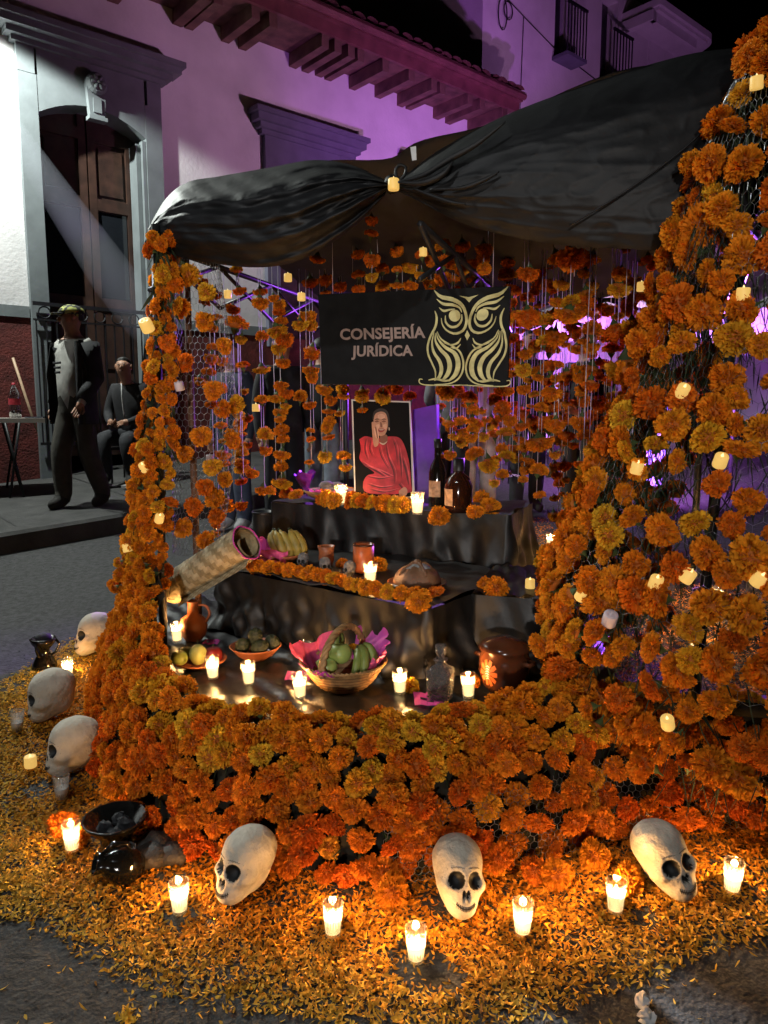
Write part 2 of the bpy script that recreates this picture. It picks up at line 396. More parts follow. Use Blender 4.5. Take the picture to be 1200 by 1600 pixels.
# spandrel with a shallow arch
arc = []
for i in range(13):
    t = i / 12; arc.append((DS0 + (DS1 - DS0) * t, 4.58 + .19 * (1 - (2 * t - 1) ** 2)))
vs = []; fs = []
for i, (s_, z) in enumerate(arc): vs += [(s_, -.065, z), (s_, -.065, 4.95), (s_, .3, z)]
for i in range(12): a = i * 3; fs += [(a, a + 3, a + 4, a + 1), (a, a + 2, a + 5, a + 3)]
b.add(vs, fs)
b.box((-.02, -.07, 4.62), (DS0, .3, 4.95)); b.box((DS1, -.07, 4.62), (1.56, .3, 4.95))
sur = part('door_surround', b, 'grey_trim')
hb('entablature', 'grey_trim', [((-.02, 0, 4.95), (.155, .075, 5.22)), ((.185, 0, 4.95), (1.36, .06, 5.22)), ((1.39, 0, 4.95), (1.56, .075, 5.22))])
b = MB()
for i, (o_, z0, z1) in enumerate(((.11, 5.22, 5.27), (.17, 5.27, 5.33), (.25, 5.33, 5.40), (.29, 5.40, 5.46))):
    e = o_ - .06; b.box((-.02 - e, -o_, z0), (1.56 + e, 0, z1))
part('cornice', b, 'grey_trim')
hb('moulding', 'grey_trim', [((DS1 - .045, -.06, -.3), (DS1 - .005, .055, 4.55)), ((DS1 - .10, -.2, -.3), (DS1 - .05, .0, 4.52))])
# carved keystone with a five-petal flower
ks = MB()
ks.add([(.70, -.13, 4.66), (.86, -.13, 4.66), (.89, -.13, 5.0), (.67, -.13, 5.0), (.70, -.05, 4.66), (.86, -.05, 4.66), (.89, -.05, 5.0), (.67, -.05, 5.0)],
       [(0,1,2,3), (0,4,5,1), (1,5,6,2), (2,6,7,3), (3,7,4,0)])
ks.box((.68, -.16, 4.62), (.88, -.05, 4.66)); ks.box((.735, -.145, 4.70), (.825, -.128, 4.85))
mrot = Matrix.Rotation(R(90), 3, 'X')
ks.lathe([(.001, .06), (.09, .06), (.115, .03), (.115, -.04)], 18, (.78, -.13, 5.0), mat=mrot)
kst = part('keystone', ks, 'grey_trim')
fl = MB()
for k in range(6):
    an = k * math.pi / 3
    fl.ell((.78 + .05 * math.cos(an), -.20, 5.0 + .05 * math.sin(an)), (.034, .018, .02), 8, 6, mat=Matrix.Rotation(-an, 3, 'Y'))
fl.ell((.78, -.215, 5.0), .018, 8, 6)
part('carved_flower', fl, 'grey_trim', kst, True)
# double door leaves, recessed
def leaf(s0, s1):
    d = hb('door_leaf', 'wood', [((s0, -.30, .9), (s1, -.25, 4.78))])
    st = .09
    hb('stile', 'wood', [((s0 + .005, -.25, .9), (s0 + st, -.215, 4.78)), ((s1 - st, -.25, .9), (s1 - .005, -.215, 4.78))], d)
    for z in (.9, 1.75, 2.62, 3.75, 4.5): hb('rail', 'wood', [((s0 + st, -.25, z), (s1 - st, -.217, z + .13))], d)
    for z0, z1 in ((1.08, 1.70), (1.93, 2.57), (3.93, 4.45)): hb('panel', 'wood', [((s0 + st + .04, -.25, z0), (s1 - st - .04, -.232, z1))], d)
    hb('pane', 'window', [((s0 + st + .01, -.25, 2.76), (s1 - st - .01, -.244, 3.74))], d)
leaf(DS0, .76); leaf(.77, DS1 - .05)
# iron railing in front of the doorway
rl = hb('railing', 'iron', [((-.02, .10, 2.56), (1.42, .125, 2.60))])
for z0, z1 in ((2.40, 2.42), (1.05, 1.08)): hb('rail', 'iron', [((-.02, .10, z0), (1.42, .12, z1))], rl)
for k in range(14):
    s_ = .0 + k * .107; hb('baluster', 'iron', [((s_, .103, 1.08), (s_ + .014, .117, 2.40))], rl)
for k in range(7):
    b = MB(); c0 = .1 + k * .2
    b.tube([(c0 + .062 * math.cos(a * math.pi / 8), -.11, 2.49 + .062 * math.sin(a * math.pi / 8)) for a in range(17)], .008, 5)
    part('scroll_ring', b, 'iron', rl, True)
hb('meter_box', 'grey_trim', [((.22, .12, 1.55), (.40, .22, 1.88))])
# second window surround further along
wsur = hb('window_surround', 'dark_trim', [((2.98, 0, 2.3), (3.18, .08, 5.0)), ((4.22, 0, 2.3), (4.42, .08, 5.0)), ((3.18, 0, 4.6), (4.22, .075, 5.0))])
hb('window_leaf', 'wood', [((3.1, -.25, .9), (3.64, -.2, 4.9)), ((3.66, -.25, .9), (4.2, -.2, 4.9))], wsur)
b = MB()
for o_, z0, z1 in ((.10, 5.0, 5.06), (.15, 5.06, 5.13), (.21, 5.13, 5.22), (.25, 5.22, 5.28)):
    e = o_ - .04; b.box((2.98 - e, -o_, z0), (4.42 + e, 0, z1))
part('cornice', b, 'dark_trim')
b = MB(); b.box((5.35, -.22, 5.0), (7.0, 0, 5.25)); b.box((5.5, -.1, 2.3), (6.85, 0, 5.0)); part('window_surround', b, 'dark_trim')
# rafters, sheathing, fascia and clay tiles
raf = MB(); raf.box((-.055, -.74, 5.98), (.055, 0, 6.14)); rme = raf.mesh('rafter', 'rafter', smooth=False)
k = 0; s_ = -1.2
while s_ < 7.15:
    o = bpy.data.objects.new('rafter', rme); COL.objects.link(o); o.parent = house; o.location = (s_, 0, U(-.008, .008)); o.rotation_euler = (0, U(-.05, .05), 0); s_ += .345
hb('eaves_boarding', 'rafter', [((-6, 0, 6.145), (7.2, .80, 6.17))])
b = MB(); b.box((-6, -.83, 6.10), (7.2, -.78, 6.26)); b.box((-6, -.90, 6.24), (7.2, -.79, 6.33))
b.tube([(-6, -.93, 6.30), (7.2, -.93, 6.30)], .05, 8)
part('fascia', b, 'red_fascia')
tm = MB(); pr = []
rows = []
for i in range(7):
    an = math.pi * i / 6; rows.append([(.10 * math.cos(an), y, .055 * math.sin(an) + (y + 1.0) * .35) for y in (-1.03, -.5)])
tm.grid(rows); tme = tm.mesh('roof_tile', 'tile')
for k in range(46):
    o = bpy.data.objects.new('roof_tile', tme); COL.objects.link(o); o.parent = house; o.location = (-2.0 + k * .2, 0, 6.345 + U(-.008, .008)); o.rotation_euler = (0, 0, U(-.04, .04))
b = MB(); b.add([(-6, -.98, 6.34), (7.2, -.98, 6.34), (7.2, 4, 8.05), (-6, 4, 8.05)], [(0, 1, 2, 3)]); part('roof', b, 'tile')

# ================================================================== taller house beyond
h2 = thing('tall_house', 'tall pale house beyond the tiled roof with dark barred windows', 'house', W0, UA)
def h2b(name, mat, boxes, parent=h2): return hb(name, mat, boxes, parent)
h2b('wall', 'stucco', [((7.23, -7, 0), (9.15, 0, 9.6)), ((9.62, -7, 0), (10.6, 0, 9.6)), ((11.15, -7, 0), (12.3, 0, 9.6)),
                       ((9.15, -7, 0), (9.62, 0, 7.75)), ((10.6, -7, 0), (11.15, 0, 7.75)), ((9.15, -7, 9.35), (9.62, 0, 9.6)), ((10.6, -7, 9.35), (11.15, 0, 9.6)),
                       ((9.15, -7, 7.75), (9.62, -.3, 9.35)), ((10.6, -7, 7.75), (11.15, -.3, 9.35))])
for a0, a1 in ((9.15, 9.62), (10.6, 11.15)):
    wn_ = h2b('window', 'window', [((a0 + .03, -.29, 7.77), (a1 - .03, -.22, 9.33))])
    h2b('mullion', 'dark_trim', [(((a0 + a1) / 2 - .02, -.22, 7.77), ((a0 + a1) / 2 + .02, -.19, 9.33))], wn_)
    bal = h2b('balcony', 'dark_trim', [((a0 - .06, .0, 7.69), (a1 + .06, .34, 7.75))])
    for k in range(7):
        s_ = a0 - .05 + k * (a1 - a0 + .08) / 6
        h2b('baluster', 'iron', [((s_, .31, 7.75), (s_ + .016, .33, 8.55))], bal)
    h2b('handrail', 'iron', [((a0 - .06, .30, 8.55), (a1 + .06, .34, 8.59))], bal)
b = MB()
for (z0, z1, e) in ((9.0, 9.06, 0), (9.06, 9.18, .06)):
    pts = [(11.35 - e, 0), (11.35 - e, -.75 - e)]
    for i in range(9):
        an = -math.pi / 2 + math.pi / 2 * i / 8
        pts.append((13.2 + e + .45 * math.cos(an), -.75 - e + .45 + .45 * math.sin(an)))
    pts.append((13.65 + e, 2.5)); pts.append((11.35 - e, 2.5))
    m_ = len(pts); b.add([(p[0], p[1], z0) for p in pts] + [(p[0], p[1], z1) for p in pts], [list(range(m_))[::-1], [m_ + i for i in range(m_)]] + [(i, (i + 1) % m_, m_ + (i + 1) % m_, m_ + i) for i in range(m_)])
b.box((11.3, -.68, 8.82), (13.0, -.60, 9.0)); b.box((11.25, -.68, 8.82), (11.4, 0, 9.0)); b.box((12.3, -.02, 0), (13.4, 2.5, 9.0))
part('roof_overhang', b, 'stucco', h2)
b = MB()
b.tube([(7.55, -.02, 8.35), (8.3, -.03, 8.12), (9.1, -.03, 7.90), (10.6, -.03, 7.7)], .008, 4)
b.tube([(8.25, -.02, 8.13), (8.2, -.02, 6.3)], .007, 4)
lp = [(7.68 + .11 * math.sin(a * math.pi / 8) , -.04, 8.05 - .36 * (1 - math.cos(a * math.pi / 8)) / 1.0 * .7 + .2) for a in range(17)]
b.tube(lp, .01, 4); b.tube([(p[0] + .14, p[1], p[2] * .55 + 8.2 * .45) for p in lp], .01, 4); b.tube([(7.72, -.03, 8.6), (7.70, -.05, 8.25)], .022, 5)
part('cable', b, 'socket', h2, True)

# ================================================================== tents and wall down the street
def market_tent(px0, px1, d, ztop, zlow, label, sheet=True):
    a = P(px0, 600, d); c = P(px1, 600, d * .94); L = Vector((a.x, a.y, 0)); Rr = Vector((c.x, c.y, 0)); e = (Rr - L).normalized(); bk = Vector((-e.y, e.x, 0))
    t = thing('market_tent', label, 'tent', (L.x, L.y, gz(L.x, L.y)))
    dep = 2.4; cen = (L + Rr) / 2 + bk * dep / 2
    cs = [L, Rr, Rr + bk * dep, L + bk * dep]
    b = MB(); n_ = 6
    for i in range(4):
        p, q = cs[i], cs[(i + 1) % 4]
        rows = []
        for k in range(n_ + 1):
            tt = k / n_; rows.append([Vector((*(p.lerp(q, j / 6).lerp(cen, tt)).xy, zlow + (ztop - zlow) * tt ** 1.4)) for j in range(7)])
        b.grid(rows)
        b.grid([[Vector((*p.lerp(q, j / 8).xy, zlow - .26 * kk - .03 * (j % 2) * kk)) for j in range(9)] for kk in (0, 1)])
    b.build('canopy', 'awning', t)
    if sheet: b = MB(); b.grid([[cs[3].lerp(cs[2], j / 10) + Vector((0, 0, z)) - bk * (.05 * math.sin(j * 2.1)) for j in range(11)] for z in (.4, 1.4, zlow)]); b.build('back_sheet', 'awning', t)
    for p in cs: MB().tube([(p.x, p.y, gz(p.x, p.y)), (p.x, p.y, zlow)], .025, 6).build('leg', 'black_metal', t)
    return t, L, Rr, bk, dep
mt, L_, R_, bk_, dp_ = market_tent(800, 1130, 8.2, 3.05, 2.45, 'pale tent lit violet behind the hanging marigolds')
# a printed banner along its back sheet
b = MB(); q0 = L_ + bk_ * (dp_ - .25); q1 = R_ + bk_ * (dp_ - .25)
b.grid([[q0.lerp(q1, .1 + .8 * j / 6) + Vector((0, 0, z)) for j in range(7)] for z in (1.9, 2.3)]); bn = b.build('banner', 'awning'); tag(bn, 'long pale banner hung across the violet tent', 'banner')
market_tent(1150, 1480, 7.2, 3.0, 2.4, 'pale tent half hidden by the tall flower column', False)
fw = thing('far_house', 'low dark house closing the street behind the tents', 'house', (3.2, 14.5, gz(3.2, 14.5)), R(-12))
b = MB(); b.box((-5.2, 0, -.5), (10, 5, 3.2)); part('wall', b, 'stucco', fw)
b = MB(); b.box((-5.4, -.4, 3.2), (10.2, 5, 3.35)); part('roof', b, 'tile', fw)
for k in range(4):
    b = MB(); b.box((-4.2 + k * 3, -.06, 0), (-3.1 + k * 3, .0, 2.2)); part('door', b, 'wood', fw)

# ================================================================== ALTAR TIERS
def tier(name, fl, fr, depth, z, zb, label, seed, over=.02):
    """a table under a black cloth: top sheet plus skirt with folds; fl, fr front corners"""
    rr = random.Random(seed)
    fl = Vector((fl.x, fl.y, 0)); fr = Vector((fr.x, fr.y, 0))
    e = (fr - fl); L = e.length; e = e.normalized(); bk = Vector((-e.y, e.x, 0)) * depth
    t = thing(name, label, 'altar step', ((fl + fr) / 2 + bk / 2).xy.to_3d() + Vector((0, 0, zb)))
    b = MB()
    # top
    nx, ny = 40, 16; rows = []
    def wob(u, v): return .006 * math.sin(u * 21 + seed) * math.sin(v * 9 + seed) + .004 * math.sin(u * 47 + v * 13)
    for j in range(ny + 1):
        rows.append([fl + e * L * i / nx + bk * j / ny + Vector((0, 0, z + wob(i / nx, j / ny))) for i in range(nx + 1)])
    b.grid(rows)
    # skirt: left, front, right, pleated; fold depth grows downwards
    path = []
    N = 260
    per = [fl + bk, fl, fr, fr + bk]; seg = [(per[i + 1] - per[i]).length for i in range(3)]; tot = sum(seg)
    ph = [rr.uniform(0, 6.28) for _ in range(6)]; fq = [rr.uniform(.7, 1.3) for _ in range(6)]
    rows = []
    for k in range(19):
        v = k / 18; row = []
        for i in range(N + 1):
            s_ = tot * i / N; q = s_; a = 0
            while a < 2 and q > seg[a]: q -= seg[a]; a += 1
            p = per[a].lerp(per[a + 1], min(1, q / seg[a])); tn = (per[a + 1] - per[a]).normalized(); out = Vector((tn.y, -tn.x, 0))
            # soften corners
            nz_ = noise.noise(Vector((s_ * 5.5 + v * 2.5, v * 1.6, seed))) * 1.3 + noise.noise(Vector((s_ * 15 - v * 4, v * 1.8, seed + 5))) * .5
            f = nz_ + .3 * math.sin(s_ * 19 * fq[0] + ph[0]) + .2 * math.sin(s_ * 33 * fq[1] + ph[1] + v * 2.0) + .25 * math.sin(s_ * 57 * fq[2] + ph[2] - v * 3)
            diag = math.sin((s_ * 14 + v * 5 * math.sin(ph[3] + s_ * 2.2)) + ph[4]) * .5
            amp = .005 + .042 * v ** 1.1
            o_ = (f + diag) * amp + .012 + .05 * v * v
            sag = .012 * math.sin(s_ * 5 + ph[5])
            row.append(p + out * o_ + Vector((0, 0, z + .004 - (z - zb + .02) * v - (.012 if k == 0 else 0) + sag * v)))
        rows.append(row)
    b.grid(rows)
    b.build('cloth', 'black_cloth', t)
    b = MB()
    ins = e * .05 + bk.normalized() * .05
    for p in (fl + e * .06 + bk * .1, fr - e * .06 + bk * .1, fl + e * .06 + bk * .9, fr - e * .06 + bk * .9):
        MB().box((p.x - .02, p.y - .02, zb), (p.x + .02, p.y + .02, z - .02)).build('leg', 'pole_wood', t)
    return t
ZL, ZM, ZH = .34, .645, .90
KM, KH = 1.1, 1.22
fl_, fr_ = onz(425, 783, ZH), onz(795, 802, ZH)
tier('top_step', fl_, fr_, .55, ZH, .42, 'highest altar step under black cloth holding the portrait', 3)
ml_, mr_ = onz(340, 884, ZM), onz(668, 948, ZM)
tier('middle_step', ml_, mr_, .80, ZM, .35, 'middle altar step under black cloth edged with marigolds', 11)
rl_, rr_ = onz(742, 925, .66), onz(885, 935, .66)
tier('side_step', rl_, rr_, .6, .66, .12, 'black clothed side step beside the right flower column', 17)
# lowest step: broad cloth inside the flower bank
b = MB(); rows = []
lo = [(225, 955), (300, 1125), (600, 1160), (900, 1130)]
def lowpt(u, v):
    front = [(195, 985), (262, 1130), (450, 1170), (620, 1185), (800, 1160), (960, 1110)]
    back = [(250, 905), (330, 935), (480, 955), (640, 965), (780, 955), (960, 925)]
    def samp(pl, u):
        x = u * (len(pl) - 1); i = min(int(x), len(pl) - 2); t = x - i; return (pl[i][0] * (1 - t) + pl[i+1][0] * t, pl[i][1] * (1 - t) + pl[i+1][1] * t)
    a = samp(front, u); c = samp(back, u)
    p = onz(a[0], a[1], ZL).lerp(onz(c[0], c[1], ZL), v)
    wv = .014 * noise.noise(Vector((p.x * 9, p.y * 14, 3))) + .008 * noise.noise(Vector((p.x * 24, p.y * 30, 1))) + .004 * math.sin(p.x * 23 + math.sin(p.y * 9) * 1.6) * math.sin(p.y * 15 + p.x * 6) + .006 * math.sin(p.x * 51 + p.y * 33)
    return p + Vector((0, 0, -.006 + wv))
for j in range(49): rows.append([lowpt(i / 110, j / 48) for i in range(111)])
b.grid(rows)
t = thing('low_step', 'wide low altar step under wrinkled black cloth ringed by the flower bank', 'altar step', (0, 2.9, ZL - .03))
b.build('cloth', 'black_satin', t)
b = MB(); b.add([(-.75, 2.5, .1), (.6, 2.3, .1), (.8, 3.4, .1), (-.75, 3.6, .1), (-.75, 2.5, ZL - .04), (.6, 2.3, ZL - .04), (.8, 3.4, ZL - .04), (-.75, 3.6, ZL - .04)], [(0,1,5,4),(1,2,6,5),(2,3,7,6),(3,0,4,7),(4,5,6,7)])
b.build('box', 'pole_wood', t, smooth=False)
# ================================================================== MARIGOLDS
def marigold_mesh(name, seed, npet=240, flat=.72, low=2.05, calyx=True):
    rr = random.Random(seed); b = MB()
    lobes = [rr.uniform(0, 6.28) for _ in range(3)]
    for i in range(npet):
        t = (i + .5) / npet
        ph = low * math.sqrt(t) * (1 + rr.uniform(-.06, .06)); an = i * 2.39996 + rr.uniform(-.3, .3)
        d = Vector((math.sin(ph) * math.cos(an), math.sin(ph) * math.sin(an), math.cos(ph)))
        tw = d.orthogonal().normalized(); wd = Quaternion(d, rr.uniform(0, math.pi)) @ tw
        lump = 1 + .07 * math.sin(an * 3 + lobes[0] + ph * 2) + .05 * math.sin(an * 5 + lobes[1]) * math.sin(ph * 4)
        Rr = rr.uniform(.84, 1.07) * lump; wdt = rr.uniform(.065, .125); nm = d.cross(wd); up = nm * rr.uniform(-.14, .14)
        rows = []
        for (r_, w_, bend) in ((.54, .6, 0), (1.0, 1.2, 1.0)):
            row = []
            for c in (-1, 0, 1):
                rip = rr.uniform(-.07, .07) if r_ == 1.0 else 0
                p = d * (Rr * (r_ + rip)) + wd * (c * wdt * w_) + up * bend + nm * ((abs(c) - .5) * .11 * bend)
                row.append(Vector((p.x, p.y, p.z * flat)))
            rows.append(row)
        b.grid(rows, 0)
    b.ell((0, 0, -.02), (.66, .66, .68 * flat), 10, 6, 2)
    if calyx: b.lathe([(.40, -.42), (.30, -.62), (.17, -.80), (.07, -.95), (.05, -1.25), (.0, -1.27)], 8, mi=1)
    return b.mesh(name, ['petal', 'calyx', 'shaded_core'])
MG = [marigold_mesh('marigold', i, [330, 290, 350, 270, 310][i], [.86, .76, .94, .62, .82][i], [2.05, 1.9, 2.15, 1.75, 2.0][i]) for i in range(5)]
ORANGE = [(.80, .23, .010), (.84, .26, .012), (.78, .18, .010), (.84, .31, .015), (.82, .27, .012)]
GOLD = [(.82, .40, .02), (.78, .36, .02), (.84, .46, .03)]
def mcol(g=.25): return random.choice(GOLD) if random.random() < g else random.choice(ORANGE)
ZAX = Vector((0, 0, 1))
def mrot_(axis, jit=.35):
    a = (Vector(axis).normalized() + Vector((U(-1, 1), U(-1, 1), U(-1, 1))) * jit).normalized()
    return Quaternion(a, U(0, 6.28)) @ ZAX.rotation_difference(a)
def marigold(parent, p, axis, r, g=.25, jit=.35, me=None):
    s = (r * U(.86, 1.12), r * U(.86, 1.12), r * U(.72, 1.12))
    return inst('marigold', me or random.choice(MG), parent, p, mrot_(axis, jit), s, mcol(g))
def joined_marigolds(parent, items, color):
    vs = []; fs = []; mi = []
    for (p, axis, r) in items:
        me = random.choice(MG); q = mrot_(axis); o = len(vs)
        vs += [tuple(q @ (v.co * r) + p - parent.location) for v in me.vertices]
        fs += [[i + o for i in f.vertices] for f in me.polygons]; mi += [f.material_index for f in me.polygons]
    me = bpy.data.meshes.new('marigold_filling'); me.from_pydata(vs, [], fs); me.materials.append(M['petal']); me.materials.append(M['calyx']); me.materials.append(M['shaded_core'])
    me.polygons.foreach_set('material_index', mi); me.polygons.foreach_set('use_smooth', [True] * len(fs))
    o = inst('marigold_filling', me, parent, parent.location, color=color); return tag(o, kind='stuff')
def chicken_wire(parent, S, nu, nv, r=.0009, drop=0.0, name='chicken_wire'):
    b = MB(); done = set()
    def pt(i, j):  # brick-wall hex lattice
        return S((i + (.0 if j % 2 == 0 else .5)) / nu, j / nv)
    lines = []
    for j in range(nv):
        for i in range(nu):
            if random.random() < drop: continue
            u0 = (i + (.5 if j % 2 else 0)) / nu; h = 1 / nv; w_ = 1 / nu
            A = (u0 - .5 * w_, (j + .0) * h); B = (u0, (j + .33) * h); C = (u0 + .5 * w_, (j + .0) * h); D = (u0, (j + 1.0) * h)
            lines += [(A, B), (B, C), (B, D)]
    for a, c in lines:
        if min(a[0], c[0]) < 0 or max(a[0], c[0]) > 1 or max(a[1], c[1]) > 1: continue
        p, q = S(*a), S(*c)
        if p is None or q is None: continue
        b.tube([p, q], r, 3, cap=False)
    if not b.v: return None
    o = b.build(name, 'wire', parent); return tag(o, kind='stuff')
def stem_tangle(parent, S, n, ln=(.05, .16), name='stem_tangle'):
    b = MB()
    for _ in range(n):
        p = S(U(0, 1), U(0, 1))
        if p is None: continue
        L = U(*ln); d = Vector((U(-.6, .6), U(-.6, .6), -1)).normalized(); e = d.orthogonal().normalized()
        if random.random() < .55:
            b.tube([p, p + d * L * .5 + e * U(-.02, .02), p + d * L], [.0022, .0018, .001], 4, cap=False)
        else:
            wv = e * U(.004, .009); m_ = p + d * L * .5
            b.add([p, m_ - wv, p + d * L, m_ + wv], [(0, 1, 2), (0, 2, 3)])
    o = b.build(name, 'stem', parent); return tag(o, kind='stuff')
def resample(pl, t):
    x = t * (len(pl) - 1); i = min(int(x), len(pl) - 2); f = x - i
    p0 = pl[max(i - 1, 0)]; p1 = pl[i]; p2 = pl[i + 1]; p3 = pl[min(i + 2, len(pl) - 1)]
    return .5 * ((2 * p1) + (p2 - p0) * f + (2 * p0 - 5 * p1 + 4 * p2 - p3) * f * f + (3 * p1 - p0 - 3 * p2 + p3) * f ** 3)
def smooth_poly(pl, n): return [resample(pl, i / (n - 1)) for i in range(n)]

# ------------------------------------------------------------------ the curved flower bank
BASE = [Vector((-1.26, 3.62, .14)), Vector((-1.33, 3.38, .12)), Vector((-1.27, 3.1, .1))] + [ong(*q) for q in ((152, 1215), (235, 1302), (400, 1368), (560, 1388), (700, 1375), (850, 1348), (960, 1318), (1100, 1302), (1250, 1300), (1400, 1310))]
RIDGE = [onz(*q) for q in ((226, 885, .76), (230, 928, .66), (238, 992, .55), (262, 1062, .46), (330, 1102, .43), (450, 1116, .43), (600, 1128, .43), (720, 1116, .43), (825, 1088, .45), (890, 1060, .50), (990, 1072, .50), (1150, 1085, .50), (1350, 1100, .50))]
TL_ = 1.0
def bank(t, v):
    B = resample(BASE, t); Rg = resample(RIDGE, t)
    if v <= 1:
        h = v ** 1.55; z = 1 - (1 - v) ** 1.5
        q = B.lerp(Rg, h); q.z = B.z + (Rg.z - B.z) * z; return q
    d = (Rg - B); d.z = 0; d = d.normalized() if d.length > .01 else Vector((1, 0, 0))
    return Rg + d * (v - 1) * .55 - Vector((0, 0, ((v - 1) * .8) ** 1.3 * .9))
def bank_n(t, v):
    e = .01; a = bank(min(1, t + e), v) - bank(max(0, t - e), v); c = bank(t, v + e) - bank(t, v - e) if v > e else bank(t, v + e) - bank(t, v)
    return a.cross(c).normalized()
fb = thing('flower_bank', 'curved bank packed with orange marigolds wrapping the front of the altar', 'flower bank', (0, 2.2, .05))
rows = []
for j in range(15):
    v = j / 14 * 1.14
    rows.append([bank(i / 70, v) - bank_n(i / 70, v) * .05 for i in range(71)])
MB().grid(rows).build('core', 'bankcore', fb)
cand = []; tries = 0
cell = {}
def far_enough(p, dmin, cell, cs=.08):
    k = (int(p.x // cs), int(p.y // cs), int(p.z // cs))
    for a in (-1, 0, 1):
        for b_ in (-1, 0, 1):
            for c in (-1, 0, 1):
                for q in cell.get((k[0] + a, k[1] + b_, k[2] + c), ()):
                    if (q - p).length < dmin: return False
    cell.setdefault(k, []).append(p); return True
while tries < 30000:
    tries += 1
    t = U(0, 1); v = U(.06, 1.10)
    if v < .24 and .60 < t < .72 and random.random() < .7: continue
    p = bank(t, v); x, y, d = proj(p)
    if x > 1235: continue
    dm = .055 if v > .5 else .060
    if t > .64 and v < .5: dm = .064
    if not far_enough(p, dm, cell): continue
    cand.append((d, p, bank_n(t, v), v, t))
cand.sort(key=lambda c: c[0])
filling = []
for i, (d, p, nrm, v, t) in enumerate(cand):
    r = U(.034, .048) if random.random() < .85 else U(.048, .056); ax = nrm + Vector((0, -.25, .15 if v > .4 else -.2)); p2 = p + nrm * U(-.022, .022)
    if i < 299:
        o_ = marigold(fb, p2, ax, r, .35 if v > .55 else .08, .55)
        if v < .6: o_.color = (o_.color[0], o_.color[1] * (.72 + .35 * v), o_.color[2], 1)  # lower blooms redder: candlelight and shade put into their colour
    else: filling.append((p2, ax, r))
if filling: joined_marigolds(fb, filling, (.82, .26, .012))
NB = len(cand)
chicken_wire(fb, lambda u, v: bank(.52 + .42 * u, .02 + .4 * v) + bank_n(.52 + .42 * u, .02 + .4 * v) * .005, 60, 13)
stem_tangle(fb, lambda u, v: bank(u, .05 + .9 * v) - bank_n(u, .05 + .9 * v) * .02, 500, (.03, .08))

# ------------------------------------------------------------------ flower columns
def cone(axis, rad, a, z):
    c = axis(z); r = rad(z); return Vector((c.x + r * math.cos(a), c.y + r * math.sin(a), z))
def lut(tab):
    xs_ = [q[0] for q in tab]; ys_ = [q[1] for q in tab]
    return lambda z: float(np.interp(z, xs_, ys_))
def flower_column(name, label, loc, axis, rad, a0, a1, z0, z1, dens, rsz, maxn=298, xlim=1225, clump=0, jit=.35, more=0):
    t = thing(name, label, 'flower column', loc)
    cell = {}; lst = []
    for _ in range(16000):
        z = z0 + (z1 - z0) * U(0, 1) ** .9; a = U(a0, a1); p = cone(axis, rad, a, z)
        x, y, d = proj(p)
        if x > xlim or len(lst) > maxn + more: continue
        cl = math.sin(a * 7 * rad(z) + z * 11) * math.sin(z * 17 - a * 5) + .4 * math.sin(z * 41 + a * 9)
        if clump and cl < (-.75 if z < 1.1 else -.45) + clump * U(-.25, .25): continue
        if not far_enough(p, dens(z), cell, .1): continue
        lst.append((d, p, Vector((math.cos(a), math.sin(a), .1))))
    lst.sort(key=lambda c: c[0])
    for d, p, nrm in lst[:maxn]: marigold(t, p + nrm * U(-.02, .03), nrm + Vector((0, 0, U(-.5, .8))), U(*rsz), .15, jit)
    if len(lst) > maxn: joined_marigolds(t, [(p - nrm * .02, nrm, U(*rsz)) for d, p, nrm in lst[maxn:]], (.80, .25, .012))
    return t, len(lst)
# right, close to the camera
rax = lambda z: Vector((lut([(0, 1.36), (.8, 1.36), (1.6, 1.36), (2.2, 1.33), (2.65, 1.27)])(z), 2.55, 0))
rrad = lut([(0.2, .66), (.5, .75), (.8, .76), (1.1, .66), (1.5, .50), (1.9, .38), (2.2, .30), (2.45, .17), (2.62, .06)])
rc, nrc = flower_column('flower_column', 'tall tapering wire column of large marigolds rising past the dark canopy', (1.36, 2.55, .07), rax, rrad, R(95), R(285), .34, 2.60,
                   lambda z: .064 if z < 1.0 else .069 if z < 1.7 else .080 if z < 2.1 else .090, (.036, .060), clump=1, jit=.7, more=0)
chicken_wire(rc, lambda u, v: cone(rax, rrad, R(95 + 190 * u), .62 + 1.98 * v), 44, 54, 0.0007)
stem_tangle(rc, lambda u, v: cone(rax, lambda z: rrad(z) * .93, R(95 + 190 * u), .3 + 2.2 * v), 2600, (.05, .17))
for a, px_ in ((0, 0), (1, 0)):
    pass
MB().tube([(1.18, 2.72, .05), (1.24, 2.62, 2.5)], .02, 6).build('post', 'black_metal', rc)
MB().tube([(1.36, 2.35, .05), (1.27, 2.5, 2.6)], .018, 6).build('post', 'black_metal', rc)
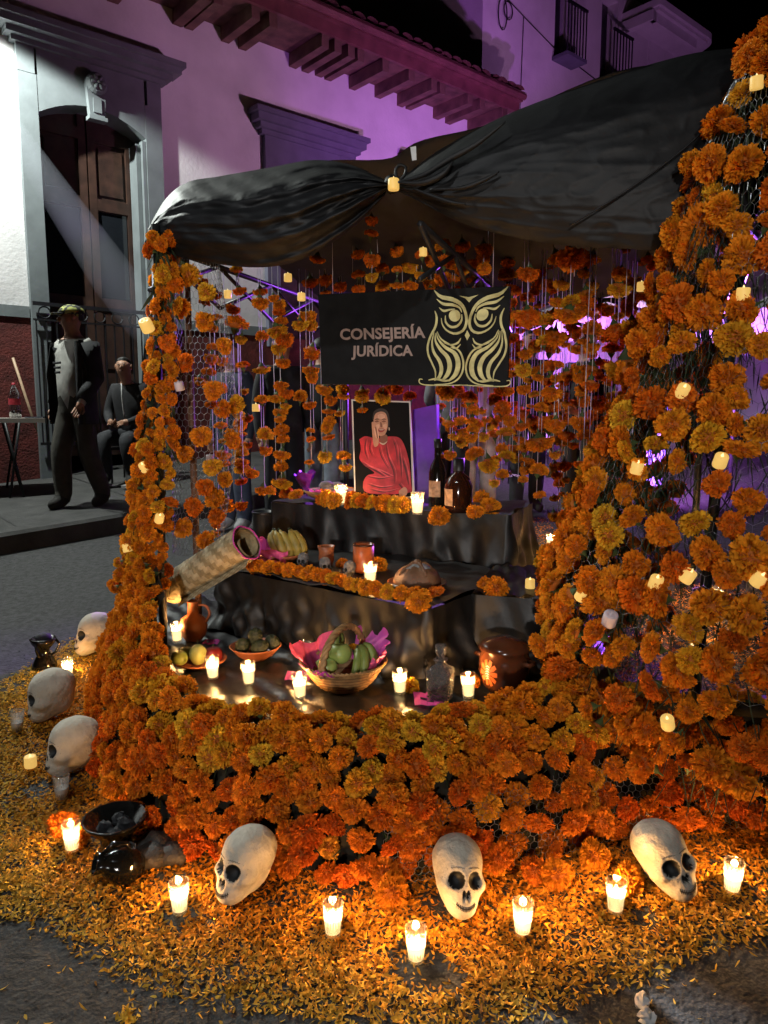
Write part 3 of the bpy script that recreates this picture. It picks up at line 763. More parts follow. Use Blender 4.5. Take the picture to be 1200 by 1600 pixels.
# left, farther back: a tightly wound garland and a looser outer face
lax = lambda z: Vector((lut([(.3, -1.10), (.77, -1.07), (.96, -1.04), (1.25, -1.005), (1.53, -.955), (1.95, -.945), (2.2, -.945)])(z), 3.3, 0))
lrad = lut([(.4, .17), (.77, .105), (.96, .085), (1.25, .075), (1.53, .06), (1.95, .045), (2.2, .035)])
lc, nlc = flower_column('flower_column', 'slim column wound with small marigolds near the house doorway', (-1.0, 3.3, .12), lax, lrad, R(120), R(330), .62, 2.14, lambda z: .043, (.025, .039), clump=.6, jit=.7)
laxb = lambda z: Vector((lut([(.6, -.90), (1.2, -.84), (1.7, -.83), (2.2, -.84)])(z), 3.45, 0))
lradb = lut([(.6, .10), (1.0, .13), (1.4, .16), (1.8, .12), (2.2, .08)])
for z, a in ((2.08, 200), (2.0, 260), (1.93, 300), (1.86, 240), (1.80, 290), (1.70, 330), (1.62, 250), (1.60, 210), (1.5, 300), (1.44, 350), (1.42, 320), (1.30, 280), (1.28, 340), (1.22, 250), (1.16, 300), (1.10, 330), (1.07, 290), (1.02, 310), (.98, 270), (.93, 320), (.88, 250), (.82, 300)):
    p = cone(laxb, lradb, R(a), z); marigold(lc, p, (math.cos(R(a)), math.sin(R(a)), .2), U(.038, .048), .2)
chicken_wire(lc, lambda u, v: cone(laxb, lradb, R(150 + 270 * u), .75 + 1.4 * v), 26, 50, .0008)
stem_tangle(lc, lambda u, v: cone(lax, lambda z: lrad(z) * .8, R(100 + 240 * u), .6 + 1.55 * v), 300)
MB().tube([(-.90, 3.5, .15), (-.90, 3.48, 2.15)], .018, 6).build('post', 'pole_wood', lc)
MB().tube([(-1.02, 3.3, .15), (-.98, 3.3, 2.2)], .02, 6).build('post', 'black_metal', lc)

# ================================================================== CANOPY
FL, FR = Vector((-1.0, 3.25, 0)), Vector((1.27, 2.5, 0)); ta = (FR - FL).normalized(); tb = Vector((-ta.y, ta.x, 0)); BLp, BRp = FL + tb * 2.3, FR + tb * 2.3
tent = thing('tent_frame', 'black folding tent frame carrying the altar canopy', 'tent frame', (0, 4, .2))
for p in (BLp, BRp): MB().tube([(p.x, p.y, gz(p.x, p.y)), (p.x, p.y, 2.12)], .022, 6).build('leg', 'black_metal', tent)
def bars(pa, pb, z):
    MB().tube([pa + Vector((0, 0, z)), pb + Vector((0, 0, z))], .014, 5).build('rail', 'black_metal', tent)
    n_ = 4
    for k in range(n_):
        a, c = pa.lerp(pb, k / n_), pa.lerp(pb, (k + 1) / n_)
        MB().tube([a + Vector((0, 0, z)), c + Vector((0, 0, z - .2))], .011, 5).build('brace', 'black_metal', tent)
        MB().tube([a + Vector((0, 0, z - .2)), c + Vector((0, 0, z))], .011, 5).build('brace', 'black_metal', tent)
for a, c in ((FL, BLp), (BLp, BRp), (BRp, FR)): bars(a, c, 2.12)
bars(FL.lerp(FR, .5) , BLp.lerp(BRp, .5), 2.10)
canopy = thing('canopy', 'black satin canopy draped and knotted over the altar front', 'canopy', (0, 2.9, 2.0))
def dfront(px):      # depth along the front of the tent
    r = ray(px, 400); q = FL + Vector((0, 0, 0)); nrm = Vector((tb.x, tb.y, 0))
    return (q - Vector((0, 0, 0))).dot(nrm) / Vector((r.x, CP, 0)).dot(nrm)
def curve2(pl, n): 
    v = [Vector((a, b_, 0)) for a, b_ in pl]; return smooth_poly(v, n)
def drape(up, lowr, knot_u, bulge, seed, nu=70, nv=40, fold=.035, nf=9, fade=1.3):
    A, B_ = curve2(up, nu + 1), curve2(lowr, nu + 1); rows = []
    for j in range(nv + 1):
        v = j / nv; row = []
        for i in range(nu + 1):
            u = i / nu; x = A[i].x * (1 - v) + B_[i].x * v; y = A[i].y * (1 - v) + B_[i].y * v
            k = u if knot_u == 1 else 1 - u        # 1 at the knot
            d = dfront(x)
            pil = math.sin(math.pi * v) ** .7 * bulge * math.sin(math.pi * min(1, max(0, .12 + .8 * (1 - k)))) 
            fo = fold * (math.sin(v * nf * 6.28 / 2 + seed + .8 * math.sin(k * 3)) + .4 * math.sin(v * nf * 7.1 + seed * 2 + k * 2)) * (k ** fade) * (1 - k ** 8 * .9)
            wr = (.1 if fade > 2 else 1) * .006 * math.sin(u * 31 + v * 7 + seed) * math.sin(v * 19 + u * 9) + (.1 if fade > 2 else 1) * .004 * math.sin(u * 67 - v * 23)
            cr_ = (1 - abs(noise.noise(Vector((k * 2.2, v * 9 + k * 2, seed))) * 2)) ** 3 * .012 * (1 if fade < 2 else .55) + noise.noise(Vector((u * 11, v * 12, seed * 2))) * .010 + (1 - abs(noise.noise(Vector((u * 9 + v * 4, v * 7 - u * 3, seed + 3))) * 2.2)) ** 5 * .006
            wr += cr_ * .6
            top = .10 * max(0, 1 - v * 4) ** 2
            row.append(P(x, y, d - pil - fo - wr + top))
        rows.append(row)
    return rows
lobe_l = drape([(231, 358), (258, 312), (292, 285), (345, 275), (420, 262), (490, 250), (550, 258), (608, 284)],
               [(232, 364), (248, 388), (300, 406), (400, 418), (470, 406), (530, 372), (580, 330), (609, 294)], 1, .20, 1.3, fold=.03, nf=8, nu=130, nv=70)
MB().grid(lobe_l).build('left_swag', 'canopy', canopy)
lobe_r = drape([(612, 283), (640, 268), (690, 232), (790, 180), (900, 138), (1000, 105), (1090, 82), (1165, 74)],
               [(612, 294), (660, 318), (720, 348), (790, 368), (870, 382), (960, 388), (1050, 383), (1100, 300)], 0, .10, 4.1, nu=150, nv=80, fold=.03, nf=5, fade=7)
MB().grid(lobe_r).build('right_swag', 'canopy', canopy)
# gathered knot with its loop of cloth
kp = P(612, 288, dfront(612) - .03)
b = MB(); b.ell(kp, (.03, .03, .035), 14, 10, fn=lambda d: 1 + .15 * math.sin(math.atan2(d.y, d.x) * 6)); b.build('knot', 'canopy', canopy)
for pl in ([(622, 284), (618, 268), (624, 258), (634, 262), (632, 274), (622, 284)],):
    b = MB(); b.tube(smooth_poly([P(x, y, dfront(612) - .05) for x, y in pl], 16), .006, 6); b.build('tie_loop', 'canopy', canopy)
b = MB()
for pl in ([(622, 284), (655, 276), (690, 252), (712, 245), (700, 268), (655, 286), (622, 285)],): pass
b.tube(smooth_poly([P(x, y, dfront(x) - .12) for x, y in ((622, 284), (660, 274), (700, 250), (745, 225), (790, 190))], 20), [.003 + .010 * math.sin(math.pi * i / 19) for i in range(20)], 8)
b.build('fold', 'canopy', canopy)
b = MB(); b.tube(smooth_poly([P(x, y, dfront(x) - .13) for x, y in ((622, 285), (660, 286), (692, 272), (708, 252))], 20), [.003 + .010 * math.sin(math.pi * i / 19) for i in range(20)], 8); b.build('fold', 'canopy', canopy)
b = MB(); b.tube(smooth_poly([P(x, y, dfront(x) - .12) for x, y in ((645, 294), (680, 308), (705, 316), (728, 319))], 16), [.002 + .007 * math.sin(math.pi * i / 15) for i in range(16)], 8); b.build('fold', 'canopy', canopy)
b = MB(); b.tube(smooth_poly([P(x, y, dfront(x) - .12) for x, y in ((672, 296), (720, 294), (755, 282), (780, 268))], 16), [.002 + .007 * math.sin(math.pi * i / 15) for i in range(16)], 8); b.build('fold', 'canopy', canopy)
b = MB(); b.tube(smooth_poly([P(x, y, dfront(x) - .11) for x, y in ((890, 352), (960, 310), (1040, 255), (1110, 195), (1150, 150))], 24), .0035, 5); b.build('seam', 'canopy', canopy)
# roof sheet running back over the frame
rows = []
topf = curve2([(290, 288), (400, 268), (470, 258), (600, 240), (660, 222), (800, 172), (1000, 104), (1165, 74)], 41)
for j in range(13):
    v = j / 12; row = []
    for i in range(41):
        u = i / 40; f = P(topf[i].x, topf[i].y + 3, dfront(topf[i].x) + .09); k = BLp.lerp(BRp, u) + Vector((0, 0, 2.13 + .05 * math.sin(u * 9)))
        q = f.lerp(k, v); q.z += -.05 * math.sin(math.pi * v) + .015 * math.sin(u * 25 + v * 5); row.append(q)
    rows.append(row)
MB().grid(rows).build('roof_sheet', 'roof_cloth', canopy)
b = MB(); b.add([P(641, 230, dfront(640)-.02), P(650, 228, dfront(640)-.02), P(651, 250, dfront(640) - .06), P(644, 251, dfront(640) - .06)], [(0, 1, 2, 3)]); b.build('cloth_label', 'white', canopy)

# ================================================================== SIGN
SA, SB, SC_, SD = P(497, 460, 3.42), P(797, 447, 3.08), P(793, 603, 3.08), P(503, 600, 3.42)
sp0 = (SA + SB + SC_ + SD) / 4; sn = (SB - SA).cross(SD - SA).normalized()
if sn.y > 0: sn = -sn
def z6(x, y, lift=.004, p0=None, n=None):
    px, py = 480 + x / 3.529, 430 + y / 3.529
    return onpl(px, py, (p0 or sp0) + (n or sn) * lift, n or sn)
sign = thing('sign', 'black board lettered with gold owl emblem hanging above the portrait', 'sign', (sp0.x, sp0.y, SD.z))
cs = [onpl(*q, sp0, sn) for q in ((497, 460), (797, 447), (793, 603), (503, 600))]
b = MB(); b.add(cs + [c - sn * .018 for c in cs], [(0, 3, 2, 1), (4, 5, 6, 7), (0, 1, 5, 4), (1, 2, 6, 5), (2, 3, 7, 6), (3, 0, 4, 7)]); b.build('board', 'board', sign, smooth=False)
def text_mesh(txt, quad, mat, parent, mapper, bold=.025, thick=.002, name='lettering'):
    cu = bpy.data.curves.new('lettering', 'FONT'); cu.body = txt; cu.size = 1; cu.offset = bold; cu.fill_mode = 'FRONT'; cu.space_character = 1.02; cu.resolution_u = 4
    to = bpy.data.objects.new('tmp', cu); COL.objects.link(to)
    dg = bpy.context.evaluated_depsgraph_get(); me = bpy.data.meshes.new_from_object(to.evaluated_get(dg))
    bpy.data.objects.remove(to)
    co = np.array([v.co[:] for v in me.vertices]); x0, x1 = co[:, 0].min(), co[:, 0].max()
    cap = .73 if len(txt) < 3 else None
    # cap height from a plain capital
    cu2 = bpy.data.curves.new('t', 'FONT'); cu2.body = 'E'; cu2.size = 1; cu2.offset = bold; t2 = bpy.data.objects.new('tmp', cu2); COL.objects.link(t2)
    m2 = bpy.data.meshes.new_from_object(t2.evaluated_get(bpy.context.evaluated_depsgraph_get())); bpy.data.objects.remove(t2)
    ch = max(v.co.y for v in m2.vertices); c0 = min(v.co.y for v in m2.vertices)
    tl, tr, br, bl = [Vector((*q, 0)) for q in quad]; n_ = len(me.vertices)
    vs = []
    for lift in (.001 + thick, .0005):
        for c in co:
            u = (c[0] - x0) / (x1 - x0); v = (c[1] - c0) / (ch - c0)
            q = bl.lerp(br, u).lerp(tl.lerp(tr, u), v) if v <= 1 else tl.lerp(tr, u) + (tl.lerp(tr, u) - bl.lerp(br, u)) * (v - 1)
            vs.append(mapper(q.x, q.y, lift))
    fs = [list(p.vertices) for p in me.polygons]
    # side walls along border edges
    cnt = {}
    for f in fs:
        for i in range(len(f)):
            e = (f[i], f[(i + 1) % len(f)]); k = tuple(sorted(e)); cnt.setdefault(k, []).append(e)
    side = [(a, b_, b_ + n_, a + n_) for k, es in cnt.items() if len(es) == 1 for a, b_ in es]
    b = MB(); b.add(vs, fs + side); o = b.build(name, mat, parent, smooth=False); return o
text_mesh('CONSEJERÍA', [(180, 296), (648, 283), (652, 346), (182, 357)], 'letter', sign, z6, .03)
text_mesh('JURÍDICA', [(245, 389), (580, 385), (583, 445), (243, 449)], 'letter', sign, z6, .03)
# owl emblem: strokes of varying width, the left half traced and the right half mirrored
ux = (onpl(797, 525, sp0, sn) - onpl(497, 525, sp0, sn)).normalized(); uz = sn.cross(ux).normalized()
uz = uz if uz.z > 0 else -uz
mA, mB = z6(700, 82), z6(1108, 60); mC, mD = z6(637, 580), z6(1098, 582)
def to2(p): d = p - sp0; return (d.dot(ux), d.dot(uz))
ctop = (to2(mA)[0] + to2(mB)[0]) / 2; cbot = (to2(mC)[0] + to2(mD)[0]) / 2; zt, zb_ = to2(mA)[1], to2(mC)[1]
tilt = (to2(mB)[1] - to2(mA)[1]) / (to2(mB)[0] - to2(mA)[0])
def mirror(p):
    x, z = to2(p); c = ctop + (cbot - ctop) * (zt - z) / (zt - zb_); x2 = 2 * c - x
    return sp0 + sn * .004 + ux * x2 + uz * (z + tilt * (x2 - x) * (.9 if z > (zt + zb_) / 2 else .2))
owl = MB()
def stroke(pts, ws, both=True, n=26):
    pl = smooth_poly([Vector((x, y, 0)) for x, y in pts], n); k = len(ws)
    for flip in ((False, True) if both else (False,)):
        vs = []
        for i, p in enumerate(pl):
            t = pl[min(i + 1, n - 1)] - pl[max(i - 1, 0)]; nn = Vector((-t.y, t.x, 0)).normalized(); f = i / (n - 1) * (k - 1); a = min(int(f), k - 2)
            wd = (ws[a] * (1 - (f - a)) + ws[a + 1] * (f - a)) / 2
            for sg in (-1, 1):
                q = p + nn * wd * sg; q3 = z6(q.x, q.y); vs.append(mirror(q3) if flip else q3)
        base = [v + sn * -.0035 for v in vs]; m_ = len(vs)
        fs = [(2 * i, 2 * i + 1, 2 * i + 3, 2 * i + 2) for i in range(n - 1)]
        fs += [(2 * i, 2 * i + 2, m_ + 2 * i + 2, m_ + 2 * i) for i in range(n - 1)] + [(2 * i + 1, 2 * i + 3, m_ + 2 * i + 3, m_ + 2 * i + 1) for i in range(n - 1)]
        owl.add(vs + base, fs)
def fillp(pts, both=True):
    for flip in ((False, True) if both else (False,)):
        vs = [z6(x, y) for x, y in pts]; vs = [mirror(v) for v in vs] if flip else vs
        owl.add(vs, [tuple(range(len(vs)))])
stroke([(700, 82), (735, 118), (800, 133), (848, 160), (872, 205), (878, 260), (858, 305), (815, 322), (770, 305), (745, 272), (739, 236)], [2, 20, 24, 20, 15, 14, 13, 12, 9, 6, 2])
stroke([(714, 132), (750, 158), (800, 163), (838, 178), (852, 205)], [2, 15, 16, 10, 3])
stroke([(727, 178), (752, 196), (785, 190), (815, 186)], [2, 13, 9, 2])
stroke([(762, 222), (764, 258), (790, 284), (826, 280), (850, 250), (852, 215)], [2, 10, 13, 12, 10, 3])
fillp([(813 + 32 * math.cos(a * math.pi / 12), 223 + 33 * math.sin(a * math.pi / 12)) for a in range(24)])
stroke([(703, 196), (714, 235), (706, 285), (680, 335), (664, 390), (668, 440), (690, 490), (706, 530), (706, 575)], [2, 12, 12, 11, 10, 10, 9, 8, 2])
stroke([(700, 312), (688, 370), (698, 425), (730, 475), (740, 520), (728, 560), (700, 580)], [2, 8, 14, 18, 20, 17, 4])
stroke([(706, 318), (708, 365), (735, 410), (772, 450), (786, 500), (772, 548), (740, 582)], [2, 10, 18, 22, 25, 22, 5])
stroke([(712, 316), (722, 352), (760, 396), (812, 430), (832, 485), (818, 545), (778, 584)], [2, 8, 16, 22, 27, 24, 6])
stroke([(716, 310), (738, 352), (790, 385), (840, 420), (860, 475), (856, 530), (828, 575), (780, 598), (700, 602)], [2, 8, 9, 10, 10, 9, 8, 6, 3])
stroke([(752, 372), (795, 384), (830, 372), (847, 346)], [2, 9, 10, 2])
stroke([(790, 398), (822, 402), (845, 380)], [2, 9, 2])
stroke([(668, 578), (710, 572), (760, 582), (795, 575)], [3, 12, 12, 3])
stroke([(636, 574), (622, 572), (616, 584), (626, 598), (660, 605), (760, 607), (886, 606)], [4, 5, 5, 6, 6, 5, 5])
fillp([(882, 303), (897, 332), (882, 360), (869, 332)], False)
fillp([(838, 113), (892, 121), (946, 107), (912, 128), (893, 150), (872, 128)], False)
owl.build('owl_emblem', 'gold', sign, smooth=False)
for px_, top in ((520, 330), (770, 345)):
    a = onpl(px_, 460 - (px_ - 497) * .043, sp0, sn); MB().tube([a, a + Vector((0, 0, .35))], .0015, 4).build('thread', 'thread', sign)

# ================================================================== PORTRAIT
pc = [P(549, 624, 4.20), P(641, 627, 4.12), P(647, 772, 4.10), P(555, 771, 4.18)]
pp0 = sum(pc, Vector()) / 4; pn = (pc[1] - pc[0]).cross(pc[3] - pc[0]).normalized(); pn = pn if pn.y < 0 else -pn
por = thing('portrait', 'framed photograph of a smiling person in a red blouse on the highest step', 'portrait', (pp0.x, pp0.y, ZH))
cs = [onpl(*q, pp0, pn) for q in ((549, 624), (641, 627), (648, 778), (554, 778))]
b = MB(); b.add(cs + [c - pn * .012 for c in cs], [(0, 3, 2, 1), (4, 5, 6, 7), (0, 1, 5, 4), (1, 2, 6, 5), (2, 3, 7, 6), (3, 0, 4, 7)]); b.build('frame', 'white', por, smooth=False)
def ph(pts, mat, lift, name='print'):
    pl = [z6(x, y, lift, pp0, pn) for x, y in pts]; b = MB(); b.add(pl, [tuple(range(len(pl)))]); return b.build(name, mat, por, smooth=False)
def sm(pts, n=40): return [(v.x, v.y) for v in smooth_poly([Vector((*q, 0)) for q in pts + pts[:1]], n)][:-1]
ph([(252, 693), (561, 703), (581, 1220), (268, 1220)], 'photo_black', .0012, 'photo_backdrop')
ph(sm([(288, 905), (318, 888), (352, 894), (400, 900), (440, 890), (500, 893), (530, 925), (555, 1000), (568, 1080), (574, 1160), (572, 1195), (480, 1208), (330, 1200), (308, 1150), (330, 1105), (372, 1090), (318, 1050), (288, 1010), (296, 960)], 60), 'photo_red', .0020, 'photo_blouse')
M['photo_hair'] = pmat('photo_hair', (.030, .018, .013), .5, .2)
M['photo_red_light'] = pmat('photo_red_light', (.80, .10, .12), .5, .25, 22)
def pline(pts, ws, mat, lift):
    pl = smooth_poly([Vector((*q, 0)) for q in pts], 18); vs = []
    for i, p in enumerate(pl):
        t_ = pl[min(i + 1, 17)] - pl[max(i - 1, 0)]; nn = Vector((-t_.y, t_.x, 0)).normalized() * (ws * math.sin(math.pi * (i + .3) / 17.6)) / 2
        vs += [z6(*(p + nn).xy, lift, pp0, pn), z6(*(p - nn).xy, lift, pp0, pn)]
    b = MB(); b.add(vs, [(2 * i, 2 * i + 1, 2 * i + 3, 2 * i + 2) for i in range(17)]); b.build('photo_fold', mat, por, smooth=False)
rp = random.Random(4)
for pts, w_ in (([(300, 1030), (350, 1062), (410, 1085), (470, 1112)], 14), ([(318, 1052), (380, 1080), (440, 1118)], 10), ([(520, 1000), (545, 1080), (560, 1160)], 12), ([(500, 940), (515, 1030), (520, 1120)], 8),
                ([(432, 920), (446, 1000), (476, 1080), (480, 1150)], 9), ([(395, 940), (410, 1000), (450, 1070)], 7), ([(330, 1110), (400, 1120), (470, 1108)], 10), ([(330, 1150), (400, 1170), (480, 1160)], 9), ([(345, 1180), (420, 1195), (500, 1180)], 8),
                ([(325, 905), (318, 960), (335, 1020)], 8), ([(352, 905), (345, 960), (362, 1000)], 7), ([(470, 900), (490, 960), (498, 1050)], 6), ([(505, 1150), (530, 1180)], 8)):
    pline(pts, w_, 'photo_red_dark', .0024); pline([(x + 9 + rp.uniform(-2, 3), y - 5) for x, y in pts], w_ * .6, 'photo_red_light', .0025)
ph(sm([(400, 880), (438, 880), (442, 915), (425, 935), (405, 925)], 24), 'photo_skin_dark', .0028, 'photo_neck')
ph(sm([(360, 800), (368, 752), (405, 734), (442, 750), (454, 800), (448, 850), (425, 760), (390, 758)], 40), 'photo_hair', .0026, 'photo_hair')
ph(sm([(366, 798), (376, 765), (405, 752), (432, 762), (444, 800), (442, 845), (428, 878), (402, 886), (380, 868), (368, 835)], 40), 'photo_skin', .0032, 'photo_face')
ph(sm([(355, 812), (366, 810), (374, 850), (386, 885), (396, 905), (390, 938), (370, 945), (362, 905), (358, 860)], 30), 'photo_skin', .0036, 'photo_hand')
ph(sm([(505, 1190), (535, 1168), (552, 1185), (545, 1215), (510, 1220)], 20), 'photo_skin', .0036, 'photo_hand')
M['photo_skin_light'] = pmat('photo_skin_light', (.74, .46, .34), .4, .12, 30); M['photo_lip'] = pmat('photo_lip', (.34, .05, .05), .4, .1)
ph(sm([(388, 772), (408, 764), (428, 774), (424, 790), (394, 790)], 20), 'photo_skin_light', .0034, 'photo_forehead')
ph(sm([(416, 826), (436, 818), (438, 840), (426, 852)], 16), 'photo_skin_light', .0034, 'photo_cheek')
ph(sm([(378, 826), (398, 822), (396, 842), (384, 846)], 16), 'photo_skin_light', .0034, 'photo_cheek')
for x in (383, 422): ph(sm([(x - 15, 800), (x, 790), (x + 15, 796), (x, 796)], 14), 'photo_hair', .0037, 'photo_brow')
ph(sm([(396, 918), (420, 928), (440, 916), (436, 924), (420, 936), (402, 928)], 18), 'photo_white', .0032, 'photo_necklace')
ph(sm([(449, 838), (455, 842), (454, 856), (449, 854)], 10), 'photo_white', .0035, 'photo_earring')
for k_ in range(3): ph(sm([(368 + k_ * 7, 846 - k_ * 6), (373 + k_ * 7, 844 - k_ * 6), (384 + k_ * 6, 892), (378 + k_ * 6, 896)], 12), 'photo_skin_dark' if k_ == 1 else 'photo_skin_light', .0038, 'photo_finger')
for x in (383, 422): ph(sm([(x - 13, 808), (x, 800), (x + 13, 806), (x, 812)], 14), 'photo_skin_dark', .0037, 'photo_eye')
ph(sm([(402, 810), (409, 812), (414, 835), (404, 838)], 14), 'photo_skin_dark', .0037, 'photo_nose')
ph(sm([(387, 850), (408, 846), (428, 850), (420, 862), (404, 866), (392, 860)], 20), 'photo_lip', .0037, 'photo_mouth')
ph(sm([(392, 851), (408, 849), (424, 851), (408, 856)], 14), 'photo_white', .0042, 'photo_teeth')
b = MB(); b.box((pp0.x - .02, pp0.y + .02, ZH), (pp0.x + .02, pp0.y + .16, ZH + .3)); b.build('stand', 'black_metal', por)
# dark padded panel standing behind; violet lamp light put into its colour
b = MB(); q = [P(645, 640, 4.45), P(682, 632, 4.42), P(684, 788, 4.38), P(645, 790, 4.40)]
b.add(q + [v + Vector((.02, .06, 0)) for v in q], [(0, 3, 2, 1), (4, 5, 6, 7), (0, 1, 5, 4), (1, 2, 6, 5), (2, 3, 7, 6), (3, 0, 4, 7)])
M['violet_lit_satin'] = pmat('violet_lit_satin', (.20, .05, .50), .3, .3, 6, bump=.3, bscale=9)
tag(b.build('board', 'violet_lit_satin', smooth=False), 'glossy black board just behind the portrait, violet light put into its colour', 'board')
#@@PART3
# ================================================================== HANGING STRINGS
NSTR = []
def hang(px, d, ys, r=.04, led=(), top=2.14, ledoff=()):
    """one thread with blooms at the given image heights"""
    base = P(px, 600, d); X, Y = base.x, base.y
    def zat(py):
        yc = (800 - py) / FPX; return CAMZ + (yc * Y * CP - Y * SP) / (CP + yc * SP)
    allz = [zat(y[0] if isinstance(y, tuple) else y) for y in ys]; zb = min(allz) - .02
    t = thing('marigold_string', None, 'marigold string', (X, Y, zb), 0, 'marigold strings hanging from the tent frame')
    mb = MB(); mb.tube([(X, Y, zb), (X + U(-.004, .004), Y, (zb + top) / 2), (X, Y, top)], .0021, 4); mb.build('thread', 'thread', t)
    ox = random.choice((-1, 1)) * U(.012, .03); mb = MB(); mb.tube([(X + ox, Y + .02, zb + U(0, .3)), (X + ox * 1.1, Y + .02, top)], .0018, 4); mb.build('thread', 'thread', t)
    n = 0
    for y in ys:
        dx, rr = 0, r * U(.8, 1.15)
        if isinstance(y, tuple): dx = y[1]; y0 = y[0]; rr = rr * (y[2] if len(y) > 2 else 1)
        else: y0 = y
        p = Vector((X + dx * d / FPX, Y + U(-.02, .02), zat(y0)))
        o = inst('marigold', random.choice(MG), t, p, mrot_((0, 0, -1 if random.random() < .75 else 1), .25), (rr * U(.95, 1.15), rr * U(.95, 1.15), rr * U(.85, 1.2)), mcol(.2)); n += 1
    NSTR.append((px, t, n, min((y[0] if isinstance(y, tuple) else y) for y in ys), max((y[0] if isinstance(y, tuple) else y) for y in ys), d))
    return X, Y, zat
hang(346, 3.75, [(440, -25, .7), (460, -5, 1.1), (472, -23, .8), (497, -5), (511, -13), (543, -12), (560, -16), (564, 3, .8), (582, -20), (594, -35), (608, -2), (642, 0), (666, -3, 1.1), (688, 2, .8), (709, -1), (726, 3, .8), (750, 0, 1.1), (782, 1), (793, 4, .9)], .037)
hang(330, 3.9, [631, (810, 0, .8), (822, 0, .8), (833, 0, .8)], .035)
hang(377, 3.8, [(423, -2), (453, 0, .8), (483, -10, 1.2), (506, -6, 1.3), (530, 2, .9), (571, 3, .9), (611, 4, .6), (653, 10, .8), (695, 8, .6), (738, 14, .9)], .037)
hang(373, 3.95, [647, 662, 680, 694, 709, 721, 732, 751, 789], .037)
hang(410, 3.85, [455, 473, (526, 0, 1.15), (577, 0, 1.3), 625, (679, 3, 1.1), (704, 3), (766, -4), (768, 8)], .038)
hang(437, 3.7, [(466, -6, .8), (476, 2), (489, 2), (503, 4), (517, -2, 1.2), (530, 8), (544, 0, 1.1), (566, 6), (603, 2), (614, 10, 1.2), (622, -6), (634, 10, .8), (643, 0), (654, 0, .9), (673, 2), (687, 3), (710, 1, 1.15), (730, 0, 1.2), (754, 0, 1.1)], .038)
hang(470, 3.9, [507, 620], .042)
hang(485, 4.0, [(440, 2), (495, -3), (508, 2), (547, 3), (556, 2), (577, 0), (590, 3), (632, -2, .9), (673, -1, .7), (687, 0, .6), (723, -3, .7)], .038)
hang(510, 3.9, [(405, -12, 1.4), (437, 0), (458, 0, .8), (608, -3), (625, 6), (642, 3), (658, 5), (668, 0), (682, 3), (713, -4)], .038)
hang(535, 4.1, [(448, -3), (607, 0), (618, 1), (645, -5, .8), (713, 1, 1.1), (730, 4)], .04)
for px, ys, d in ((581, [345, 366, 405, 432], 3.5), (560, [398, 430, 452], 4.0), (598, [420, 450, 615, 622], 4.1), (620, [392, 423, 445, 608], 3.9), (640, [417, 446, 620], 4.2), (657, [398, 430], 3.8), (672, [407, 443, 455], 4.0),
                  (690, [385, 412, 433], 3.6), (706, [384, 437, 452], 4.2), (720, [385, 418], 3.7), (737, [410, 437, 450], 4.1), (753, [388, 420], 3.4), (566, [612, 622, 640], 4.1), (610, [470, 606], 4.4)):
    hang(px, d, ys, .036)
rs = random.Random(5)
for i in range(44):
    px = 688 + i * 7.5 + rs.uniform(-3, 3); d = rs.choice([3.45, 3.7, 4.0, 4.3, 4.6, 4.9, 5.2])
    top = rs.uniform(392, 440) if i % 3 else rs.uniform(440, 520); bot = rs.uniform(690, 830) if px > 800 else rs.uniform(640, 775)
    if d < 4 and px > 690 and px < 800: d += .6
    y = top; ys = []
    dense = rs.random()
    while y < bot:
        if dense < .35 and rs.random() < .5:
            for _ in range(rs.randint(2, 4)):
                ys.append((y, rs.uniform(-5, 5), rs.uniform(.7, 1.05))); y += rs.uniform(11, 17)
        else: ys.append((y, rs.uniform(-6, 6), rs.choice([.6, .7, .85, 1, 1.05, 1.35]))); y += 12
        y += rs.uniform(8, 46)
    hang(px, d, ys, .040)
for px, d, ys in ((886, 3.15, [(402, 0, 1.1), (472, 2, .8), (492, -4, 1.1)]), (962, 3.2, [428, 450, (517, -6)]), (985, 3.1, [(510, 0, 1.1), (525, 0, 1.15), (575, -8, 1.5)]), (822, 3.2, [(426, 0, 1.1), (495, 0, 1.2)]), (916, 3.3, [(600, 8), (780, 3)])):
    hang(px, d, ys, .046)
NSTR.sort(key=lambda q: q[0]); LS = len(NSTR)
for i, (px, t, n, y0, y1, d) in enumerate(NSTR):
    frm = 'left' if i < LS / 2 else 'right'; k = i if i < LS / 2 else LS - 1 - i
    look = 'short' if n <= 4 else 'long crowded' if n > 11 else 'long sparse' if y1 - y0 > 250 else 'middling'
    t['label'] = f"{look} string of {n} hanging marigolds, {ORD[k]} from the {frm} flower column"

